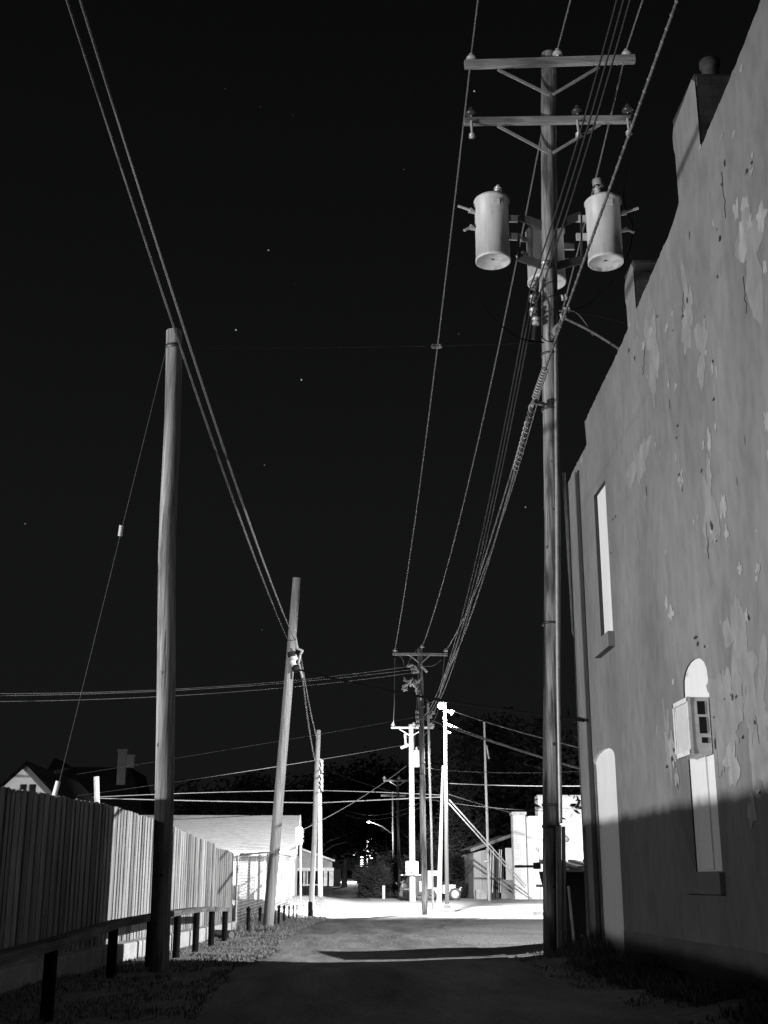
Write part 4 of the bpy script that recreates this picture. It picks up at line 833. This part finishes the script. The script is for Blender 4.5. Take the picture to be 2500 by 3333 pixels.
# ------------------------------------------------------------------ vehicles at the far lot
def wheel(th,c,r,wd_=.2,ax=(0,1,0),rm=None):
    k=MB(); c=Vector(c); k.lathe(c-Vector(ax)*wd_/2,ax,[(0,r*.6),(0,r*.92),(.03,r),(wd_-.03,r),(wd_,r*.92),(wd_,r*.6)],26); wh=k.build('wheel',M_TYRE,th)
    k=MB(); k.lathe(c-Vector(ax)*(wd_/2-.02),ax,[(0,0),(-.015,.05),(.01,r*.2),(.03,r*.5),(-.01,r*.62),(.02,r*.66),(wd_-.04,r*.66)],22); k.build('rim',rm or M_TWHITE,wh)
YT=64.
ft=thing('flatbed_truck',(6.0,YT+.8,G(6,YT)),'white flatbed truck with pale wheels parked behind the street poles','truck')
q=lambda px,py: P(px,py,YT)
gz=G(6,YT); zw=gz+.3
wc=q(1481,2917); wheel(ft,(wc.x,YT,gz+.30),.29,.22); wheel(ft,(q(1402,2917).x,YT,gz+.28),.27,.2,(0,1,0),M_DARKM)
k=MB(); a_=q(1393,2830);b_=q(1433,2925)
def slab(k,px0,py0,px1,py1,dy0=0,dy1=1.6):
    a=q(px0,py0);b=q(px1,py1); k.box(((a.x+b.x)/2,YT+(dy0+dy1)/2,(a.z+b.z)/2),(b.x-a.x,dy1-dy0,a.z-b.z))
slab(k,1393,2834,1434,2850); slab(k,1393,2850,1411,2908,0.02,1.6); slab(k,1428,2850,1436,2908,.01,1.58); slab(k,1411,2892,1428,2908,0.015,1.58); cab=k.build('cab',M_TWHITE,ft)
k=MB(); slab(k,1411,2850.5,1428,2891.5,.05,1.5); k.build('cab_window',M_BLACK,ft)
k=MB(); slab(k,1388,2889,1424,2892,-.08,.0); k.build('running_board',M_TRIM,ft)
k=MB(); slab(k,1436,2880,1483,2892); slab(k,1436,2892,1468,2908,.05,1.5); slab(k,1460,2880,1478,2884,-.05,.01); k.build('flatbed',M_TWHITE,ft)
k=MB(); 
pts=[Vector((wc.x+math.cos(R(a))*.37,0,gz+.32+math.sin(R(a))*.36)) for a in range(15,171,15)]
for u,v in zip(pts,pts[1:]): k.add([(u.x,YT-.13,u.z),(v.x,YT-.13,v.z),(v.x,YT+.2,v.z),(u.x,YT+.2,u.z)],[(0,1,2,3)])
k.build('fender',M_TWHITE,ft)
k=MB(); slab(k,1486,2893,1500,2900,0,.3); k.bar(q(1496,2893),q(1502,2888),.06,.05); k.build('tow_hook',M_GALV,ft)
pk_=thing('pickup_truck',(4.4,YT+1,G(4.4,YT)),'black pickup with a pale roof rack parked left of the white flatbed','pickup truck')
k=MB(); 
prof=[(1302,2925),(1303,2890),(1308,2872),(1322,2866),(1328,2851),(1378,2851),(1380,2925)]
f0=[Vector((q(x,y).x,YT+.1,q(x,y).z)) for x,y in prof]; f1=[v+Vector((0,1.7,0)) for v in f0]; n_=len(f0)
k.add(f0+f1,[tuple(range(n_)),tuple(reversed(range(n_,2*n_)))]+[(j,j+n_,(j+1)%n_+n_,(j+1)%n_) for j in range(n_)]); k.build('body',M_TBLACK,pk_)
k=MB(); slab(k,1306,2846,1376,2850,.0,1.6); k.build('roof_rack',M_TRIM,pk_)
k=MB(); slab(k,1366,2868,1375,2902,.0,.1); k.build('mirror_panel',M_TRIM,pk_)
k=MB(); a_=q(1317,2883); k.lathe((a_.x,YT+.12,a_.z),(0,-1,0),[(0,.14),(.05,.12),(.08,0)],12); k.build('headlight',M_PORC,pk_)
k=MB(); slab(k,1314,2892,1334,2897,-.02,.1); k.build('bumper',M_TWHITE,pk_)
for px in(1316,1366): wheel(pk_,(q(px,2920).x,YT+.15,gz+.27),.26,.2,(0,1,0),M_DARKM)
k=MB(); g=P(1249,2921,67); k.tube([(g.x,67,G(g.x,67)-.1),(g.x,67,P(1249,2884,67).z)],.075,14); k.ball((g.x,67,P(1249,2884,67).z),.075,12,.4); one(k,'bollard',M_BOARD,(g.x,67,.2),'stout white bollard in front of the big shrub','bollard')
k=MB(); g=PZ(1758,2977,.05); k.box(g+Vector((0,0,.04)),(.5,.16,.12)); one(k,'parking_stop',M_CONC,g,'low concrete parking stop left of the tall pole at the street edge','parking stop')
# ------------------------------------------------------------------ vegetation
def leaves(k,c,rad,n,size,rr,clump=9,flat=1.0,thr=-.05,seed=0):
    c=Vector(c); made=0; tries=0
    while made<n and tries<n*12:
        tries+=1
        d=Vector((rr.gauss(0,1),rr.gauss(0,1),rr.gauss(0,1))).normalized()*rr.random()**.45
        edge=1+.35*noise.noise(d*2.2+Vector((seed,0,0)))
        p=Vector((c.x+d.x*rad[0]*edge,c.y+d.y*rad[1]*edge,c.z+d.z*rad[2]*edge))
        if noise.noise(p*(1.4/max(.8,rad[0]*.5))+Vector((seed*3,0,0)))<thr: continue
        for j in range(clump):
            q=p+Vector((rr.gauss(0,1),rr.gauss(0,1),rr.gauss(0,1)))*size*1.5
            u=Vector((rr.gauss(0,1),rr.gauss(0,1),rr.gauss(0,.6))).normalized(); v=u.orthogonal().normalized(); s=size*rr.uniform(.5,1.2)
            k.add([q-u*s,q+v*s*.45,q+u*s,q-v*s*.45],[(0,1,2,3)])
        made+=1
def tree(px,py_top,py_base,Y,rx,label,n=900,size=.16,m=M_LEAF,seed=1,name='tree',cat='tree',low=.25,group=None):
    rr=random.Random(seed); x=P(px,2872,Y).x; zt_=P(px,py_top,Y).z; zb_=G(x,Y) if py_base is None else P(px,py_base,Y).z
    th=thing(name,(x,Y,zb_),label,cat,group); H_=zt_-zb_; k=MB()
    pts=[(x,Y,zb_-.2),(x+.1,Y,zb_+H_*.25),(x-.1,Y+.1,zb_+H_*.5),(x,Y,zb_+H_*.8)]; k.tube(pts,[H_*.028,H_*.02,H_*.013,.02],8)
    for j in range(7):
        a=rr.random()*6.28; b=zb_+H_*rr.uniform(.2,.6); k.tube([(x,Y,b),(x+math.cos(a)*rx*.4,Y+math.sin(a)*rx*.4,b+H_*.15),(x+math.cos(a)*rx*.75,Y+math.sin(a)*rx*.7,b+H_*.2)],[H_*.011,H_*.007,.01],6)
    k.build('trunk' if cat=='tree' else 'stem',M_BARK,th)
    k=MB(); cz=zb_+H_*(low+(1-low)/2); leaves(k,(x,Y,cz),(rx,rx*.8,H_*(1-low)/2),n,size,rr,seed=seed); k.build('crown' if cat=='tree' else 'foliage',m,th)
tree(1600,2330,None,80,4.2,'big dim leafy tree behind the thin white pole and shed',1500,.2,M_LEAF,1)
tree(1520,2560,None,76,2.0,'leafy tree between the lamp pole and the grey shed',900,.13,M_LEAF,2,low=.15)
tree(1400,2480,None,88,3.6,'dark tree behind the street lamp pole',1000,.2,M_LEAFD,3)
tree(1730,2420,None,92,4.6,'dark tree rising above the brick building',900,.22,M_LEAFD,4)
for i,(px,yt,Y,rx,lab) in enumerate(((640,2560,105,5.5,'dark silhouetted tree above the left part of the store roof'),(840,2530,110,5.5,'dark silhouetted tree above the middle of the store roof'),(1010,2555,112,5,'dark silhouetted tree behind the short pale pole'),(1120,2520,120,5.5,'dark silhouetted tree left of the far crossarm poles'),(1270,2470,125,6,'dark silhouetted tree behind the far crossarm poles'),(1890,2330,70,6,'dark silhouetted tree seen between tall pole and wall'))):
    tree(px,yt,None,Y,rx,lab,750,.3,M_LEAFD,20+i,group='dark trees beyond the street')
def shrub(px,yt,Y,rx,label,n,size,seed,m=M_LEAF): tree(px,yt,None,Y,rx,label,n,size,m,seed,'shrub','shrub',-.05)
shrub(1215,2800,71,.95,'big rounded shrub left of the white bollard',900,.07,31)
shrub(1268,2785,73,1.0,'tall shrub behind the white bollard and dim poles',900,.07,32)
shrub(1180,2838,72,.5,'small shrub at the left foot of the big rounded shrub',350,.06,33)
shrub(1385,2740,72,1.3,'lit bush behind the pickup and bright pole',900,.08,34)
shrub(1490,2770,72,1.0,'lit bush above the flatbed rear wheel',900,.08,35)
shrub(1545,2862,70,.6,'low pale bush left of the grey shed',350,.05,36)
shrub(790,2940,31.5,.28,'weedy bush at the foot of the chain-link fence',260,.035,37,M_GRASS)
# grass and weeds (stuff)
def grass(name,areas,m,seed):
    rr=random.Random(seed); k=MB()
    for x0,x1,y0,y1,n,h in areas:
        for j in range(n):
            y=rr.uniform(y0,y1); x=(x0(y) if callable(x0) else x0); xb=(x1(y) if callable(x1) else x1); x=rr.uniform(x,xb)
            if noise.noise(Vector((x*1.7,y*.9,seed)))<-.15: continue
            z=G(x,y)-.005; a=rr.random()*6.28; hh=h*rr.uniform(.3,1.1); ww=.006+.004*rr.random(); ln=rr.uniform(.2,.9)*hh
            dx,dy=math.cos(a),math.sin(a); px_,py_=-dy*ww,dx*ww
            k.add([(x-px_,y-py_,z),(x+px_,y+py_,z),(x+dx*ln*.4+px_*.6,y+dy*ln*.4+py_*.6,z+hh*.6),(x+dx*ln*.4-px_*.6,y+dy*ln*.4-py_*.6,z+hh*.6),(x+dx*ln,y+dy*ln,z+hh)],[(0,1,2,3),(3,2,4)])
    return tagp(k.build(name,m,None,(0,0,0)),None,None,None,'stuff')
grass('verge_grass',[(lambda y:fx(y)+.3,lambda y:alley_edge(0,y)+.05,9,27,15000,.05),(-2.4,lambda y:alley_edge(0,y),25,44,9000,.07),(lambda y:cx(max(y,30))+.05,lambda y:cx(max(y,30))+.6,28,40,3500,.22),(-1.9,-1.2,29.3,30.8,900,.16)],M_GRASS,1)
grass('wall_weeds',[(3.05,3.69,7,18.3,9000,.12),(3.3,3.68,14,18.3,2500,.22),(2.6,3.4,9,19,3000,.05)],M_GRASS,2)
grass('lawn',[(-1.9,-.2,50,60,5000,.10)],M_GRASS,3)
# pebbles on the verges (stuff)
rr=random.Random(9); k=MB()
for j in range(3800):
    side=rr.random()
    y=rr.uniform(9,44); 
    x=rr.uniform(fx(min(y,29))+.35,alley_edge(0,y)+.12) if side<.45 else rr.uniform(alley_edge(1,y)-.5,alley_edge(1,y)+2.2)
    if x>3.6 and y<18.5: continue
    s=rr.uniform(.008,.028); z=G(x,y); k.add([(x-s,y,z),(x,y-s,z),(x+s,y,z),(x,y+s,z),(x+s*.2,y,z+s*.45)],[(0,1,4),(1,2,4),(2,3,4),(3,0,4)])
tagp(k.build('gravel',mat('gravel_stone',.15,.9,(4,4,4),.5),None,(0,0,0)),None,None,None,'stuff')
# pothole lip and cracks on the alley
